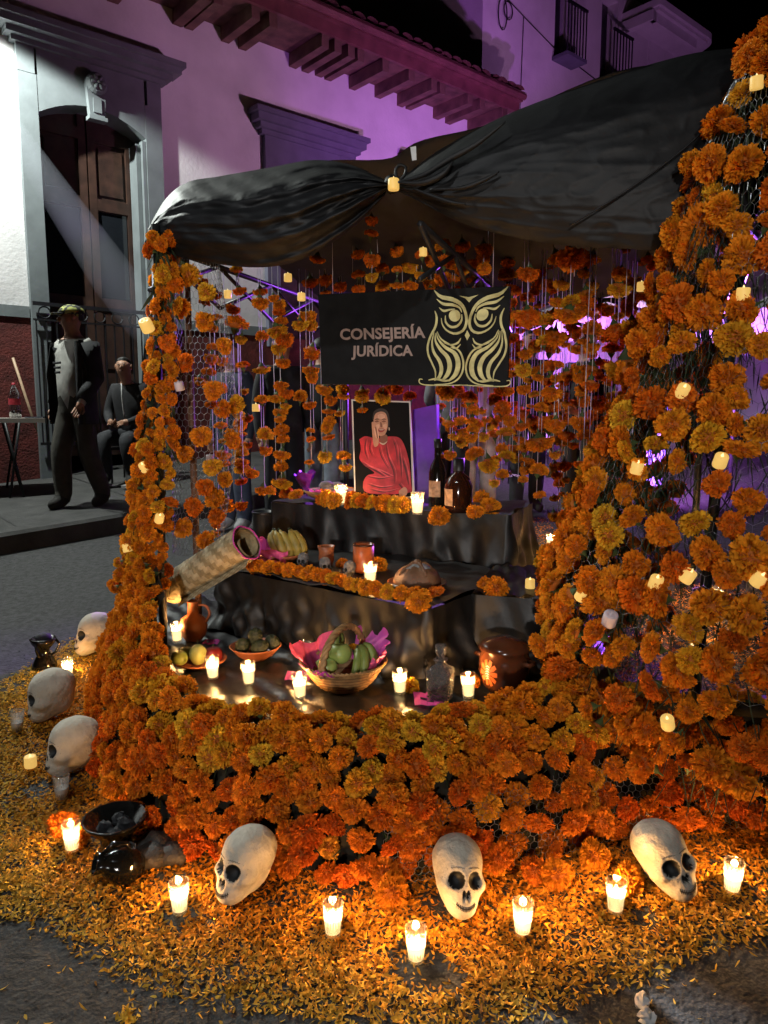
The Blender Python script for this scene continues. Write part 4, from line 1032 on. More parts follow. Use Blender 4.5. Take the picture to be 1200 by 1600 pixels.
# ================================================================== CANDLES
def candle_parts(lit):
    g = MB()
    g.lathe([(.0, .001), (.0205, .001), (.0215, .006), (.0285, .09), (.0285, .0915), (.0268, .0915), (.0200, .010), (.0, .009)], 22)
    wx = MB(); wx.lathe([(.0, .0105), (.0196, .0105), (.0236, .054), (.0225, .055), (.012, .052), (.0, .051)], 18)
    wk = MB(); wk.tube([(0, 0, .050), (.001, 0, .056), (0, .001, .060)], .0009, 4)
    fl = MB(); fl.lathe([(.0, .056), (.0032, .058), (.0044, .062), (.0036, .068), (.0016, .075), (.0, .080)], 10)
    gm, wm, km, fm = g.mesh('glass', 'glass'), wx.mesh('wax', 'wax' if lit else 'wax_off'), wk.mesh('wick', 'wick'), fl.mesh('flame', 'flame')
    return gm, wm, km, fm
CPL, CPU = candle_parts(True), candle_parts(False)
def candle(p, label, lit=True, power=8.0, s=1.0, group='glass votive candles around the altar'):
    t = thing('votive_candle', label, 'candle', p, U(0, 6), group); t.scale = (s, s, s); t.rotation_euler[0] = U(-.05, .05)
    kz = U(.78, 1.14)
    for nm, me in zip(('glass', 'wax', 'wick', 'flame'), CPL if lit else CPU):
        if nm == 'flame' and not lit: continue
        o = bpy.data.objects.new(nm, me); COL.objects.link(o); o.parent = t
        if nm != 'glass': o.scale = (1, 1, kz)
    if lit:
        l = bpy.data.lights.new('candle_light', 'POINT'); l.energy = power; l.color = (1.0, .50, .155); l.shadow_soft_size = .009
        o = bpy.data.objects.new('candle_light', l); COL.objects.link(o); o.parent = t; o.location = (0, 0, .072 * kz)
    return t
for px, py, lab in ((113, 1328, 'lit candle in glass against a marigold, beside the black bowl of coals'), (200, 1368, 'lit candle in glass in front of the tipped black jug'),
                    (281, 1425, 'lit candle in glass on petals before the sideways skull'), (520, 1460, 'lit candle in glass on petals left of the one on bare asphalt'),
                    (650, 1500, 'lit candle in glass nearest the camera, on a bare asphalt patch'), (816, 1458, 'lit candle in glass on petals right of the forward facing skull'),
                    (961, 1424, 'lit candle in glass just left of the tilted grinning skull'), (1143, 1392, 'lit candle in glass right of the tilted skull'),
                    (106, 1058, 'lit candle in glass beside the black incense burner')):
    candle(ong(px, py, .006), lab)
candle(ong(27, 1143, .006), 'unlit candle in clear glass before the reclining skull', False)
candle(ong(97, 1250, .006), 'unlit candle in clear glass above the black coal bowl', False)
for px, py, z, lab in ((277, 1003, ZL, 'lit candle in glass beside the clay jug behind green fruit'), (333, 1060, ZL, 'lit candle in glass in front of the fruit plate'),
                       (389, 1070, ZL, 'low lit candle peeping over the bank below the avocados'), (469, 1090, ZL, 'lit candle in glass before the wicker basket'),
                       (475, 1036, ZL, 'lit candle in glass half hidden behind the pink tissue basket'), (625, 1083, ZL, 'lit candle in glass between basket and decanter'),
                       (732, 1090, ZL, 'lit candle in glass between decanter and clay pot'), (389, 880, ZM, 'lit candle in glass by the open end of the rolled mat'),
                       (578, 915, ZM, 'lit candle in glass before the orange cup'), (533, 789, ZH, 'lit candle in glass left of the portrait'), (652, 804, ZH, 'lit candle in glass right of the portrait')):
    candle(onz(px, py, z + .004), lab, power=4.2, s=1.0 if z == ZL else KM if z == ZM else KH)
for i, (px, py, d, lab) in enumerate(((985, 915, 3.5, 'lit candle glowing on petals behind the tall flower column'), (1192, 880, 3.7, 'lit candle at the frame edge behind the tall column'), (1085, 1010, 3.3, 'lit candle low behind the tall column'), (1120, 950, 3.7, 'lit candle farther back behind the tall column'),
                           (822, 838, 6.2, 'far lit candle on the street behind the altar'), (860, 858, 5.9, 'far lit candle by the standing person in black'))):
    p = ong(px, py, .006); candle(p, lab, power=14 if i < 4 else 6, s=1.3)

# battery tea lights
def led_mesh(on):
    b = MB(); b.lathe([(.0, 0), (.0165, 0), (.0175, .004), (.017, .030), (.0155, .033), (.009, .031), (.0, .0305)], 16)
    b.lathe([(.0035, .029), (.0036, .033), (.002, .037), (.0, .041)], 8, mi=1)
    return b.mesh('tea_light', ['led', 'led_flame'] if on else ['led_off', 'led_off'])
LEDM, LEDX = led_mesh(True), led_mesh(False)
def led(p, label, on=True, rot=None, s=1.15, group='battery tea lights wired into the marigolds'):
    q = rot if rot is not None else mrot_((U(-.3, .3), U(-.7, 0), 1), .15)
    return tag(inst('tea_light', LEDM if on else LEDX, None, p, q, s), label, 'tea light', group)
def col_pt(px, py, axis, rad, lift=.012):
    # first crossing of the view ray with a column's surface
    r = ray(px, py)
    for k in range(900):
        p = CAM + r * (1.6 + k * .004); a = axis(p.z)
        if (p.x - a.x) ** 2 + (p.y - a.y) ** 2 < (rad(p.z) + lift) ** 2: return p
    return CAM + r * 2.3
for px, py, lab in ((1182, 140, 'glowing tea light at the very tip of the tall column'), (1062, 490, 'glowing tea light on the upper left edge of the tall column'), (1160, 470, 'glowing tea light below the tip blooms, near the frame edge'),
                    (1063, 618, 'upright glowing tea light halfway down the tall column'), (993, 740, 'upright glowing tea light on the outer left edge of the tall column'), (1123, 728, 'tilted glowing tea light amid blooms of the tall column'),
                    (1044, 1136, 'tilted glowing tea light low on the tall column'), (1180, 912, 'glowing tea light in the lower column by the frame edge'), (1069, 908, 'glowing tea light over the bright petals behind the column'), (1022, 918, 'larger glowing tea light deep inside the lower column'), (905, 935, 'glowing tea light between blooms at the left foot of the tall column')):
    led(col_pt(px, py, rax, rrad), lab, s=1.12)
led(col_pt(950, 975, rax, rrad), 'unlit grey tea light in the lower tall column', False, s=1.3)
led(bank(.78, .55) + bank_n(.78, .55) * .04, 'tilted glowing tea light in the bank right of centre', rot=mrot_((.2, -.9, .6), .1), s=1.25)
for px, py, lab in ((233, 517, 'glowing tea light high on the slim left column'), (228, 735, 'glowing tea light halfway down the slim column'), (248, 815, 'glowing tea light low on the slim column'), (200, 862, 'glowing tea light tilted outwards at the foot of the slim column')):
    led(col_pt(px, py, lax, lrad), lab)
led(P(282, 610, 3.18), 'pale unlit tea light on the inner face of the slim column', False)
led(onz(828, 919, .665), 'glowing tea light standing on the side step', rot=Quaternion(), s=1.2)
led(ong(48, 1198, .012), 'glowing tea light on petals left of the skulls', rot=Quaternion(), s=1.3)
led(P(615, 297, dfront(615) - .09), 'glowing tea light tied to the canopy knot', rot=Quaternion(), s=1.25)
for px, py, d, lab, on in ((450, 440, 3.7, 'tea light hanging high beside the leftmost window frame', 1), (471, 470, 3.7, 'tea light hanging level with the board top', 1), (356, 466, 3.7, 'tea light tucked beside a hanging marigold against the white wall', 1),
                           (400, 643, 3.8, 'tea light hanging low between two strings by the dark trousers', 1), (661, 400, 3.7, 'tea light hanging above the board centre', 1), (328, 722, 3.85, 'unlit tea light on a thread left of the dark trousers', 0), (911, 489, 3.6, 'tea light hanging before the violet tent', 1), (1002, 455, 3.2, 'tea light hanging close to the tall column', 1)):
    led(P(px, py, d), lab, bool(on), rot=Quaternion()); 

# ================================================================== SKULLS
def sd_ell(p, c, r):
    q = (p - np.array(c)) / np.array(r); k0 = np.linalg.norm(q, axis=1); k1 = np.linalg.norm(q / np.array(r), axis=1); return k0 * (k0 - 1) / np.maximum(k1, 1e-9)
def smin(a, b, k): h = np.clip(.5 + .5 * (b - a) / k, 0, 1); return b * (1 - h) + a * h - k * h * (1 - h)
def smax(a, b, k): return -smin(-a, -b, k)
def skull_sdf(p):
    q = p.copy(); q[:, 0] = np.abs(q[:, 0])
    d = sd_ell(q, (0, .008, .132), (.067, .083, .066))
    d = smin(d, sd_ell(q, (0, .012, .075), (.050, .066, .060)), .03)
    d = smin(d, sd_ell(q, (0, -.032, .078), (.052, .052, .062)), .03)
    d = smin(d, sd_ell(q, (0, -.050, .030), (.034, .036, .032)), .03)
    d = smin(d, sd_ell(q, (.046, -.040, .080), (.016, .028, .014)), .022)      # cheekbone
    d = smax(d, -sd_ell(q, (.0285, -.090, .098), (.0238, .036, .0240)), .006)   # eye socket
    d = smax(d, -sd_ell(q, (.0058, -.096, .063), (.0058, .024, .015)), .003)     # nose
    return d
bm = bmesh.new(); bmesh.ops.create_icosphere(bm, subdivisions=6, radius=1)
dirs = np.array([v.co[:] for v in bm.verts]); faces = [[v.index for v in f.verts] for f in bm.faces]; bm.free()
cen = np.array((0, -.008, .10)); lo_ = np.zeros(len(dirs)); hi_ = np.full(len(dirs), .2)
# march outwards to the first exit
tt = np.full(len(dirs), .012)
for _ in range(90):
    s_ = skull_sdf(cen + dirs * tt[:, None]); tt = np.where(s_ < -1e-5, tt + np.maximum(-s_ * .55, 2e-5), tt)
sv = cen + dirs * tt[:, None]
sv += (np.sin(sv[:, 0:1] * 130 + sv[:, 2:3] * 90) * np.sin(sv[:, 1:2] * 110) * .0009) * dirs
ax_ = np.abs(sv[:, 0]); dark = (sd_ell(np.column_stack([ax_, sv[:, 1], sv[:, 2]]), (.0285, -.090, .098), (.0238, .036, .0240)) < .0012) | (sd_ell(np.column_stack([ax_, sv[:, 1], sv[:, 2]]), (.0058, -.096, .063), (.0058, .024, .015)) < .0008)
def skull_mesh(name, matn):
    me = bpy.data.meshes.new(name); me.from_pydata(sv.tolist(), [], faces); me.materials.append(M[matn]); me.materials.append(M['socket'])
    fa = np.array(faces); me.polygons.foreach_set('material_index', (dark[fa].sum(1) >= 2).astype(int)); me.polygons.foreach_set('use_smooth', [True] * len(faces)); return me
SKM, SKS = skull_mesh('skull', 'papier'), skull_mesh('sugar_skull', 'sugar')
def skull_surf(x, z):
    p = np.array([[x, -.2, z]])
    for _ in range(60): p[0, 1] += skull_sdf(p)[0] * .8
    return Vector((x, float(p[0, 1]) - .0006, z))
ml = MB(); mp_ = [skull_surf(x / 1000, .031 + .000016 * x * x) for x in range(-26, 27, 2)]
ml.tube(mp_, .0014, 4)
for i in range(1, len(mp_) - 1, 2): ml.tube([mp_[i] + Vector((0, -.0004, -.0060)), mp_[i] + Vector((0, -.0004, .0060))], .0010, 4)
for sg in (-1, 1):
    ml.tube([skull_surf(sg * x / 1000, .1285 - .00001 * (x - 20) ** 2 + .0015 * math.sin(x)) for x in range(6, 40, 3)], .0006, 4)
    for k in range(14):
        an = k * 6.28 / 14; q = skull_surf(sg * (.0285 + .0285 * math.cos(an)), .098 + .0285 * math.sin(an)); ml.ell(q, .0009, 5, 4)
MLM = ml.mesh('stitched_mouth', 'ink')
def skull(px, py, yaw, pitch, roll, s, label, lift=0.0):
    p = ong(px, py, .004 + lift)
    t = thing('skull', label, 'skull', p, 0, 'papier mache skulls around the flower bank')
    t.rotation_euler = Euler((R(pitch), R(roll), R(yaw)), 'XYZ'); t.scale = (s,) * 3
    for nm, me in (('cranium', SKM), ('stitched_mouth', MLM)):
        o = bpy.data.objects.new(nm, me); COL.objects.link(o); o.parent = t
        if nm == 'stitched_mouth': o['kind'] = 'stuff'
    return t
# yaw: 0 looks at the camera, negative turns to the picture's left
skull(378, 1402, -38, -12, 0, 1.03, 'skull turned half sideways right of the black jug')
skull(712, 1426, 10, -20, 8, 1.04, 'skull facing straight forward in the centre of the front edge')
skull(1054, 1396, 18, -18, -12, 1.05, 'skull tilted beside the foot of the tall flower column')
skull(114, 1206, -58, -4, 0, 1.08, 'skull in profile above the unlit glass and black bowl')
skull(84, 1122, -60, 2, 0, 1.12, 'reclining skull in profile between two others at the outer bank')
skull(146, 1022, -50, -8, 0, 1.12, 'farthest skull half hidden by the bank near the incense burner')

# ================================================================== PETAL CARPET
def inside(poly, x, y):
    c = np.zeros(len(x), bool); n_ = len(poly); j = n_ - 1
    for i in range(n_):
        xi, yi = poly[i]; xj, yj = poly[j]
        k = ((yi > y) != (yj > y)) & (x < (xj - xi) * (y - yi) / (yj - yi + 1e-12) + xi); c ^= k; j = i
    return c
def dist_line(pl, x, y):
    d = np.full(len(x), 9.)
    for (x0, y0), (x1, y1) in zip(pl[:-1], pl[1:]):
        L2 = (x1 - x0) ** 2 + (y1 - y0) ** 2; t = np.clip(((x - x0) * (x1 - x0) + (y - y0) * (y1 - y0)) / L2, 0, 1)
        d = np.minimum(d, np.hypot(x - x0 - t * (x1 - x0), y - y0 - t * (y1 - y0)))
    return d
def petals(name, label, x, y, z0, col, size=(.012, .025), wid=(.0018, .0040), pile=.012):
    n_ = len(x); L = RNG.uniform(*size, n_); W = RNG.uniform(*wid, n_); an = RNG.uniform(0, 6.283, n_); curl = RNG.uniform(-.4, 1.0, n_) * .55; tilt = RNG.normal(0, .36, n_); twist = RNG.normal(0, .8, n_)
    us = np.array([-.5, -.15, -.15, .22, .22, .5]); ws = np.array([0, -.75, .75, -1, 1, 0.]); zs = np.array([.3, 0, 0, .05, .05, .45])
    lx = us[None] * L[:, None]; ly = ws[None] * W[:, None]; lz = zs[None] * (curl * L)[:, None] + lx * np.sin(tilt)[:, None] + ly * np.sin(twist)[:, None]
    c, s_ = np.cos(an)[:, None], np.sin(an)[:, None]
    X = x[:, None] + lx * c - ly * s_; Y = y[:, None] + lx * s_ + ly * c; Z = (z0 + pile * RNG.uniform(.1, 1, n_) ** 1.2)[:, None] + lz; Z = np.maximum(Z, (z0 + .0012)[:, None])
    v = np.stack([X, Y, Z], -1).reshape(-1, 3); b_ = (np.arange(n_) * 6)[:, None]
    tri = np.array([[0, 2, 1], [1, 2, 4], [1, 4, 3], [3, 4, 5]]); f = (tri[None] + b_[:, :, None]).reshape(-1, 3)
    me = bpy.data.meshes.new(name); me.vertices.add(len(v)); me.vertices.foreach_set('co', v.ravel()); me.loops.add(f.size); me.loops.foreach_set('vertex_index', f.ravel().astype(np.int32))
    me.polygons.add(len(f)); me.polygons.foreach_set('loop_start', np.arange(0, f.size, 3, dtype=np.int32)); me.update(calc_edges=True); me.validate()
    at = me.color_attributes.new('tint', 'FLOAT_COLOR', 'POINT'); cc = np.repeat(np.column_stack([col, np.ones(n_)]), 6, 0); at.data.foreach_set('color', cc.ravel().astype(np.float32))
    me.materials.append(M['tint']); o = bpy.data.objects.new(name, me); COL.objects.link(o); return tag(o, label, None, None, 'stuff')
outer = [(175, 985), (110, 1003), (70, 1030), (10, 1062), (-90, 1105), (-140, 1300), (-90, 1425), (0, 1440), (75, 1450), (110, 1490), (170, 1522), (260, 1560), (340, 1582), (440, 1590), (560, 1606), (700, 1612), (810, 1606), (870, 1590), (960, 1552), (1050, 1522), (1120, 1490), (1250, 1462), (1420, 1440)]
op = [tuple(ong(*q).xy) for q in outer]
poly = op + [tuple(v.xy) for v in reversed([b_.lerp(r_, .45) for b_, r_ in zip(BASE, RIDGE)])]
N = 420000
x = RNG.uniform(-2.3, 1.9, N); y = RNG.uniform(1.4, 4.3, N)
dl = dist_line(op, x, y); ins = inside(poly, x, y)
nz = np.sin(x * 9 + 1.3 * np.sin(y * 7)) * np.sin(y * 11 + 1.7 * np.sin(x * 5)) + .6 * np.sin(x * 23 + y * 17) * np.sin(y * 29 - x * 13)
prob = np.where(ins, np.clip(.30 + dl / .16, 0, 1) * np.clip(.85 + .35 * nz, .25, 1), np.clip(.22 - dl / .30, 0, 1) * .16)
for q, rr_ in (((655, 1510), .085), ((280, 1432), .05), ((700, 1530), .05), ((1010, 1440), .04), ((60, 1235), .06), ((690, 1410), .06), ((540, 1390), .06)):
    g_ = ong(*q); rd = np.hypot(x - g_.x, y - g_.y) / rr_; prob *= np.clip((rd - .55) * 1.3, .10, 1)
keep = RNG.uniform(0, 1, N) < prob * .92
x, y, dl = x[keep], y[keep], dl[keep]
mixv = np.clip(1 - dl / .30 + RNG.normal(0, .28, len(x)) + .55 * (x < -1.0) , 0, 1)[:, None]
co_ = np.array([.78, .29, .016]) * (1 - mixv) + np.array([.68, .42, .05]) * mixv; co_ *= RNG.uniform(.45, 1.12, len(x))[:, None] ** 1.1
br_ = RNG.uniform(0, 1, len(x)) < .06; co_[br_] = np.array([.22, .10, .02]) * RNG.uniform(.5, 1.2, (br_.sum(), 1))
petals('petal_carpet', 'loose orange and yellow marigold petals strewn around the altar', x, y, .02 * x + .09 * (y - 1.8), co_)
NP = len(x)
# strays on the asphalt
n = 260; x = RNG.uniform(-1.7, 1.4, n); y = RNG.uniform(1.45, 2.3, n); k = ~inside(poly, x, y); x, y = x[k], y[k]
petals('stray_petals', 'few stray petals on the bare asphalt', x, y, .02 * x + .09 * (y - 1.8), np.tile([.62, .38, .05], (len(x), 1)))
# the bed of petals behind the tall column
n = 13000; x = RNG.uniform(.95, 2.9, n); y = RNG.uniform(2.9, 4.7, n)
k = (np.hypot((x - 1.9) / .95, (y - 3.75) / .85) < 1 + .08 * np.sin(x * 13)) ; x, y = x[k], y[k]
petals('petal_bed', 'bright petals heaped behind the tall flower column', x, y, .02 * x + .09 * (y - 1.8), np.array([.80, .34, .09]) * RNG.uniform(.6, 1.15, len(x))[:, None], pile=.03)
n = 2500; x = RNG.uniform(.7, 1.9, n); y = RNG.uniform(5.6, 6.6, n); petals('street_petals', 'petals strewn on the street behind the altar', x, y, .02 * x + .09 * (y - 1.8), np.array([.8, .3, .05]) * RNG.uniform(.6, 1.1, n)[:, None])

# ================================================================== OFFERINGS
def lathe_thing(name, label, cat, p, prof, matn, partn='body', n=28, wob=None, group=None):
    t = thing(name, label, cat, p, 0, group); t.scale = (KH if abs(p.z - ZH) < .001 else KM if abs(p.z - ZM) < .001 else 1,) * 3; b = MB(); b.lathe([(r_, z_) for r_, z_ in prof], n, p, wob=wob); b.build(partn, matn, t); return t
def single(b, name, matn, label, cat, group=None, smooth=True): return tag(b.build(name, matn, None, smooth), label, cat, group)
# clay jug
p = onz(303, 1000, ZL)
t = lathe_thing('clay_jug', 'round bellied brown clay jug beside the rolled mat', 'jug', p, [(0, .001), (.038, .001), (.058, .03), (.066, .07), (.056, .105), (.028, .125), (.023, .150), (.026, .185), (.030, .19), (.026, .192), (.018, .15), (.0, .14)], 'clay')
b = MB(); b.tube(smooth_poly([p + Vector(q) for q in ((.024, 0, .17), (.06, 0, .165), (.078, 0, .13), (.06, 0, .09))], 12), .007, 6); b.build('handle', 'clay', t)
# fruit plate
p = onz(312, 1040, ZL)
t = lathe_thing('clay_plate', 'shallow clay plate holding green fruit and a dark apple', 'plate', p, [(0, .002), (.06, .002), (.108, .022), (.115, .03), (.110, .031), (.06, .010), (0, .009)], 'clay')
def fruit(name, p, r, matn, label, cat, fn=None, rot=None, stalk=True, group='fruit on the lowest altar step'):
    t = thing(name, label, cat, p, 0, group); b = MB(); b.ell(p + Vector((0, 0, r[2])), r, 18, 12, mat=rot, fn=fn); b.build('fruit', matn, t)
    if stalk:
        q = Vector((0, 0, r[2])); tip = (rot @ Vector((0, 0, r[2] * .93))) if rot is not None else Vector((0, 0, r[2] * .93)); d = tip.normalized()
        MB().tube([p + q + tip, p + q + tip + d * .012], .002, 5).build('stalk', 'stem', t)
    return t
pear = lambda d: 1 - .22 * max(0, d.z) ** 1.3 * (1 if d.z > 0 else 0) + .07 * math.cos(5 * math.atan2(d.y, d.x)) * (1 - abs(d.z))
apl = lambda d: 1 - .22 * max(0, d.z) ** 12 - .12 * max(0, -d.z) ** 8
fruit('guava', p + Vector((-.075, -.035, .012)), (.036, .036, .033), 'guava', 'pale green round fruit at the front of the clay plate', 'fruit', apl)
fruit('guava', p + Vector((-.065, .03, .012)), (.033, .037, .031), 'guava', 'green round fruit at the back of the clay plate', 'fruit', apl)
fruit('chayote', p + Vector((.0, -.02, .01)), (.037, .037, .050), 'chayote', 'ribbed pale green pear shaped chayote on the clay plate', 'chayote', pear)
fruit('apple', p + Vector((.06, .0, .012)), (.041, .041, .036), 'apple', 'dark red apple on the clay plate', 'apple', apl)
# avocado bowl
p = onz(400, 1030, ZL)
t = lathe_thing('clay_bowl', 'orange clay bowl heaped with dark avocados', 'bowl', p, [(0, .002), (.045, .002), (.08, .025), (.108, .058), (.113, .062), (.105, .064), (.07, .03), (0, .02)], 'clay')
for k, (dx, dy, dz, rx, ry, lab) in enumerate(((-.05, -.03, .028, 15, 20, 'leftmost dark avocado in the clay bowl'), (.03, -.05, .028, -30, 70, 'avocado lying at the front of the clay bowl'), (.07, .01, .03, 10, -25, 'rightmost avocado in the clay bowl'),
                                           (0, .0, .062, -8, 5, 'topmost avocado crowning the clay bowl'), (-.01, .05, .03, 30, 0, 'avocado at the back of the clay bowl'))):
    fruit('avocado', p + Vector((dx, dy, dz)), (.032, .032, .044), 'avocado', lab, 'avocado', lambda d: 1 - .2 * max(0, d.z), Matrix.Rotation(R(rx), 3, 'X') @ Matrix.Rotation(R(ry), 3, 'Y'), False, 'avocados in the clay bowl')
# bananas
def banana(name, pts, r, matn, label, group):
    pl = smooth_poly([Vector(q) for q in pts], 14); rad = [r * (.28 + .72 * math.sin(math.pi * min(1, max(0, (i + .6) / 14))) ** .5) for i in range(14)]; rad[-1] = r * .25; rad[-2] = r * .32
    t = thing(name, label, 'banana', pl[0], 0, group); b = MB(); b.tube(pl, rad, 7); b.build('skin', matn, t)
    MB().tube([pl[-1], pl[-1] + (pl[-1] - pl[-2]).normalized() * .012], r * .22, 5).build('stalk', 'stem', t)
    return t
# wicker basket
p = onz(537, 1074, ZL); bt = thing('wicker_basket', 'wicker basket with arched handle and pink tissue holding fruit', 'basket', p)
b = MB(); nr = 15
prof = []
for i in range(nr * 2 + 1):
    f = i / (nr * 2); prof.append((.078 + .085 * f ** .62, .004 + .105 * f))
def wv(an, i): return 1 + .016 * math.sin(an * 20 + math.pi * (i // 2 % 2)) * (1 if i % 2 else .25) + (.006 if i % 2 else -.006)
b.lathe(prof, 80, p, wob=wv); b.lathe([(0, .006), (.08, .006)], 40, p); b.lathe([(q[0] - .010, q[1]) for q in prof], 40, p)
M['wicker_dark'] = pmat('wicker_shade', (.26, .12, .04), .65, .3, 30)  # darker rows: shade in the gaps of the weave put into the colour
b.m = [1 if (i // 80) % 4 == 3 else 0 for i in range(len(b.f))]
b.build('weave', ['wicker', 'wicker_dark'], bt)
b = MB()
for k in range(60):
    a0 = k * 6.283 / 60
    b.tube([p + Vector(((.163 + .005 * math.sin(q * 1.57)) * math.cos(a0 + q * .09), (.163 + .005 * math.sin(q * 1.57)) * math.sin(a0 + q * .09), .109 + .005 * math.cos(q * 1.57))) for q in range(4)], .0042, 4, cap=False)
b.build('rim', 'wicker', bt)
ra = R(-28); hd = Vector((math.cos(ra), math.sin(ra), 0)); hside = Vector((-hd.y, hd.x, 0))
b = MB()
for k in range(3):
    b.tube([p + hside * (.157 * math.cos(a * math.pi / 30)) + Vector((0, 0, .09 + .15 * math.sin(a * math.pi / 30))) + hd * (.009 * math.cos(a * 1.1 + k * 2.09)) + Vector((0, 0, .006 * math.sin(a * 1.1 + k * 2.09))) for a in range(31)], .0085, 6)
b.build('handle', 'wicker', bt)
def tissue(pc, r0, r1, h0, h1, a0, a1, matn, seed, parent=None, label=None, n_=26, jag=.5):
    rr = random.Random(seed); rows = []
    ph_ = [rr.uniform(0, 6.3) for _ in range(5)]
    for j in range(9):
        v = j / 8; row = []
        for i in range(n_ + 1):
            u = i / n_; a = a0 + (a1 - a0) * u; edge = .5 + .5 * math.sin(u * 9 + ph_[0]) * jag + .3 * jag * math.sin(u * 23 + ph_[1])
            rr_ = r0 + (r1 - r0) * v * (.7 + .5 * edge) + .008 * math.sin(u * 31 + ph_[2] + v * 5) * v; z = h0 + (h1 - h0) * v ** .9 * (.6 + .6 * edge) + .008 * math.sin(u * 27 + ph_[3] + v * 8)
            row.append(Vector((pc.x + rr_ * math.cos(a), pc.y + rr_ * math.sin(a), pc.z + z)))
        rows.append(row)
    b = MB(); b.grid(rows)
    if parent: return b.build('tissue', matn, parent)
    o = b.build('tissue_paper', matn); return tag(o, label, 'tissue paper')
o = tissue(p, .12, .20, .07, .17, R(95), R(215), 'pink', 3, label='crumpled pink tissue flaring from the left of the wicker basket')
o = tissue(p, .13, .175, .085, .115, R(205), R(262), 'magenta', 8, label='magenta tissue folded over the front rim of the wicker basket')
o = tissue(p, .10, .19, .08, .19, R(5), R(75), 'magenta', 5, label='tall magenta tissue corner behind the basket fruit')
o = tissue(p, .125, .165, .08, .155, R(-45), R(8), 'pink', 9, label='pink tissue lining the right side of the wicker basket')
fruit('apple', p + Vector((-.012, -.03, .105)), (.046, .046, .043), 'guava', 'large green apple on top of the wicker basket', 'apple', apl, group='fruit in the wicker basket')
fruit('guava', p + Vector((-.055, -.085, .085)), (.038, .036, .03), 'guava', 'pale green fruit at the front of the wicker basket', 'fruit', apl, group='fruit in the wicker basket')
for k, (pts, mm, lab) in enumerate((([(-.10, -.05, .11), (-.055, -.035, .135), (-.03, -.01, .18), (-.025, .0, .235)], 'plantain', 'green banana rising left of the basket handle'),
                                ([(-.085, .0, .09), (-.04, .02, .13), (-.015, .03, .17), (-.015, .03, .225)], 'plantain', 'green banana behind the green apple'),
                                ([(.115, -.05, .075), (.12, -.03, .12), (.10, -.0, .16), (.07, .02, .165)], 'plantain', 'outer green banana right of the basket handle'),
                                ([(.075, -.09, .08), (.085, -.07, .12), (.08, -.02, .155), (.06, .01, .16)], 'plantain', 'middle green banana right of the basket handle'),
                                ([(.045, -.10, .08), (.055, -.075, .115), (.06, -.03, .145), (.055, .0, .155)], 'plantain', 'inner green banana right of the basket handle'))):
    banana('banana', [p + Vector(q) for q in pts], .019, mm, lab, 'bananas in the wicker basket')
tag(marigold(None, p + Vector((.045, .03, .15)), (0, 0, 1), .03, .9), 'yellow marigold behind the basket handle', 'marigold')
# cut glass decanter
p = onz(688, 1093, ZL); t = thing('glass_decanter', 'square cut glass decanter with stopper', 'decanter', p, R(20))
def sq(an, i): c_ = math.cos((an - math.pi / 4 + math.pi / 4) % (math.pi / 2) - math.pi / 4); return 1 / (c_ ** .7)
M['cut_glass'] = pmat('cut_glass', (.95, .93, .9), .06, .05, spec=.5, Transmission_Weight=.92, IOR=1.45)
nt = M['cut_glass'].node_tree; bs = nt.nodes['Principled BSDF']; vo = nt.nodes.new('ShaderNodeTexVoronoi'); vo.inputs['Scale'].default_value = 85; tc_ = nt.nodes.new('ShaderNodeTexCoord'); nt.links.new(tc_.outputs['Object'], vo.inputs['Vector'])
bp_ = nt.nodes.new('ShaderNodeBump'); bp_.inputs['Strength'].default_value = .9; bp_.inputs['Distance'].default_value = .006; nt.links.new(vo.outputs['Distance'], bp_.inputs['Height']); nt.links.new(bp_.outputs[0], bs.inputs['Normal'])
def dec_part(name, prof, wob, n_):
    b = MB(); b.lathe(prof, n_, (0, 0, 0), wob=wob); return b.build(name, 'cut_glass', t, local=True)
dec_part('body', [(0, .001), (.036, .001), (.040, .006), (.047, .105), (.044, .118), (.022, .136), (.017, .142), (.017, .150), (.024, .154), (.024, .158), (.016, .160)], sq, 32)
dec_part('stopper', [(.0, .158), (.013, .160), (.014, .172), (.021, .184), (.022, .206), (.020, .211), (.0, .212)], lambda an, i: 1 + .05 * math.cos(an * 8), 32)
# lidded clay pot with painted flowers
p = onz(787, 1080, ZL); t = lathe_thing('clay_pot', 'lidded brown clay pot painted with an orange flower', 'pot', p, [(0, .001), (.055, .001), (.082, .03), (.098, .075), (.096, .115), (.088, .140), (.094, .146), (.088, .148), (.07, .14), (0, .13)], 'glaze')
b = MB(); b.lathe([(.098, .145), (.1, .150), (.085, .165), (.04, .180), (.0, .184)], 30, p); lid = b.build('lid', 'glaze', t)
b = MB(); b.tube([p + Vector((-.022, 0, .172)), p + Vector((-.012, 0, .195)), p + Vector((.012, 0, .195)), p + Vector((.022, 0, .172))], .007, 6); b.build('knob', 'glaze', lid)
for k in range(8):
    a = k * 6.283 / 8; c_ = Vector((.066 * math.cos(a), .066 * math.sin(a), .1725)); b = MB()
    for j in range(8): b.ell(p + c_ + Vector((.014 * math.cos(j * .785), .014 * math.sin(j * .785), .0012 - .004 * math.cos(j * .785 - a))), (.0044, .0044, .0022), 6, 4)
    b.build('painted_ring', 'white', lid)
b = MB()
fa = R(-138); ctr = Vector((math.cos(fa), math.sin(fa), 0)); tg = Vector((-ctr.y, ctr.x, 0))
def onpot(u, v):   # small patch on the pot's belly
    z = .08 + v; r_ = float(np.interp(z, [.03, .075, .115, .14], [.082, .098, .096, .088])) + .0015; a = fa + u / .1
    return p + Vector((r_ * math.cos(a), r_ * math.sin(a), z))
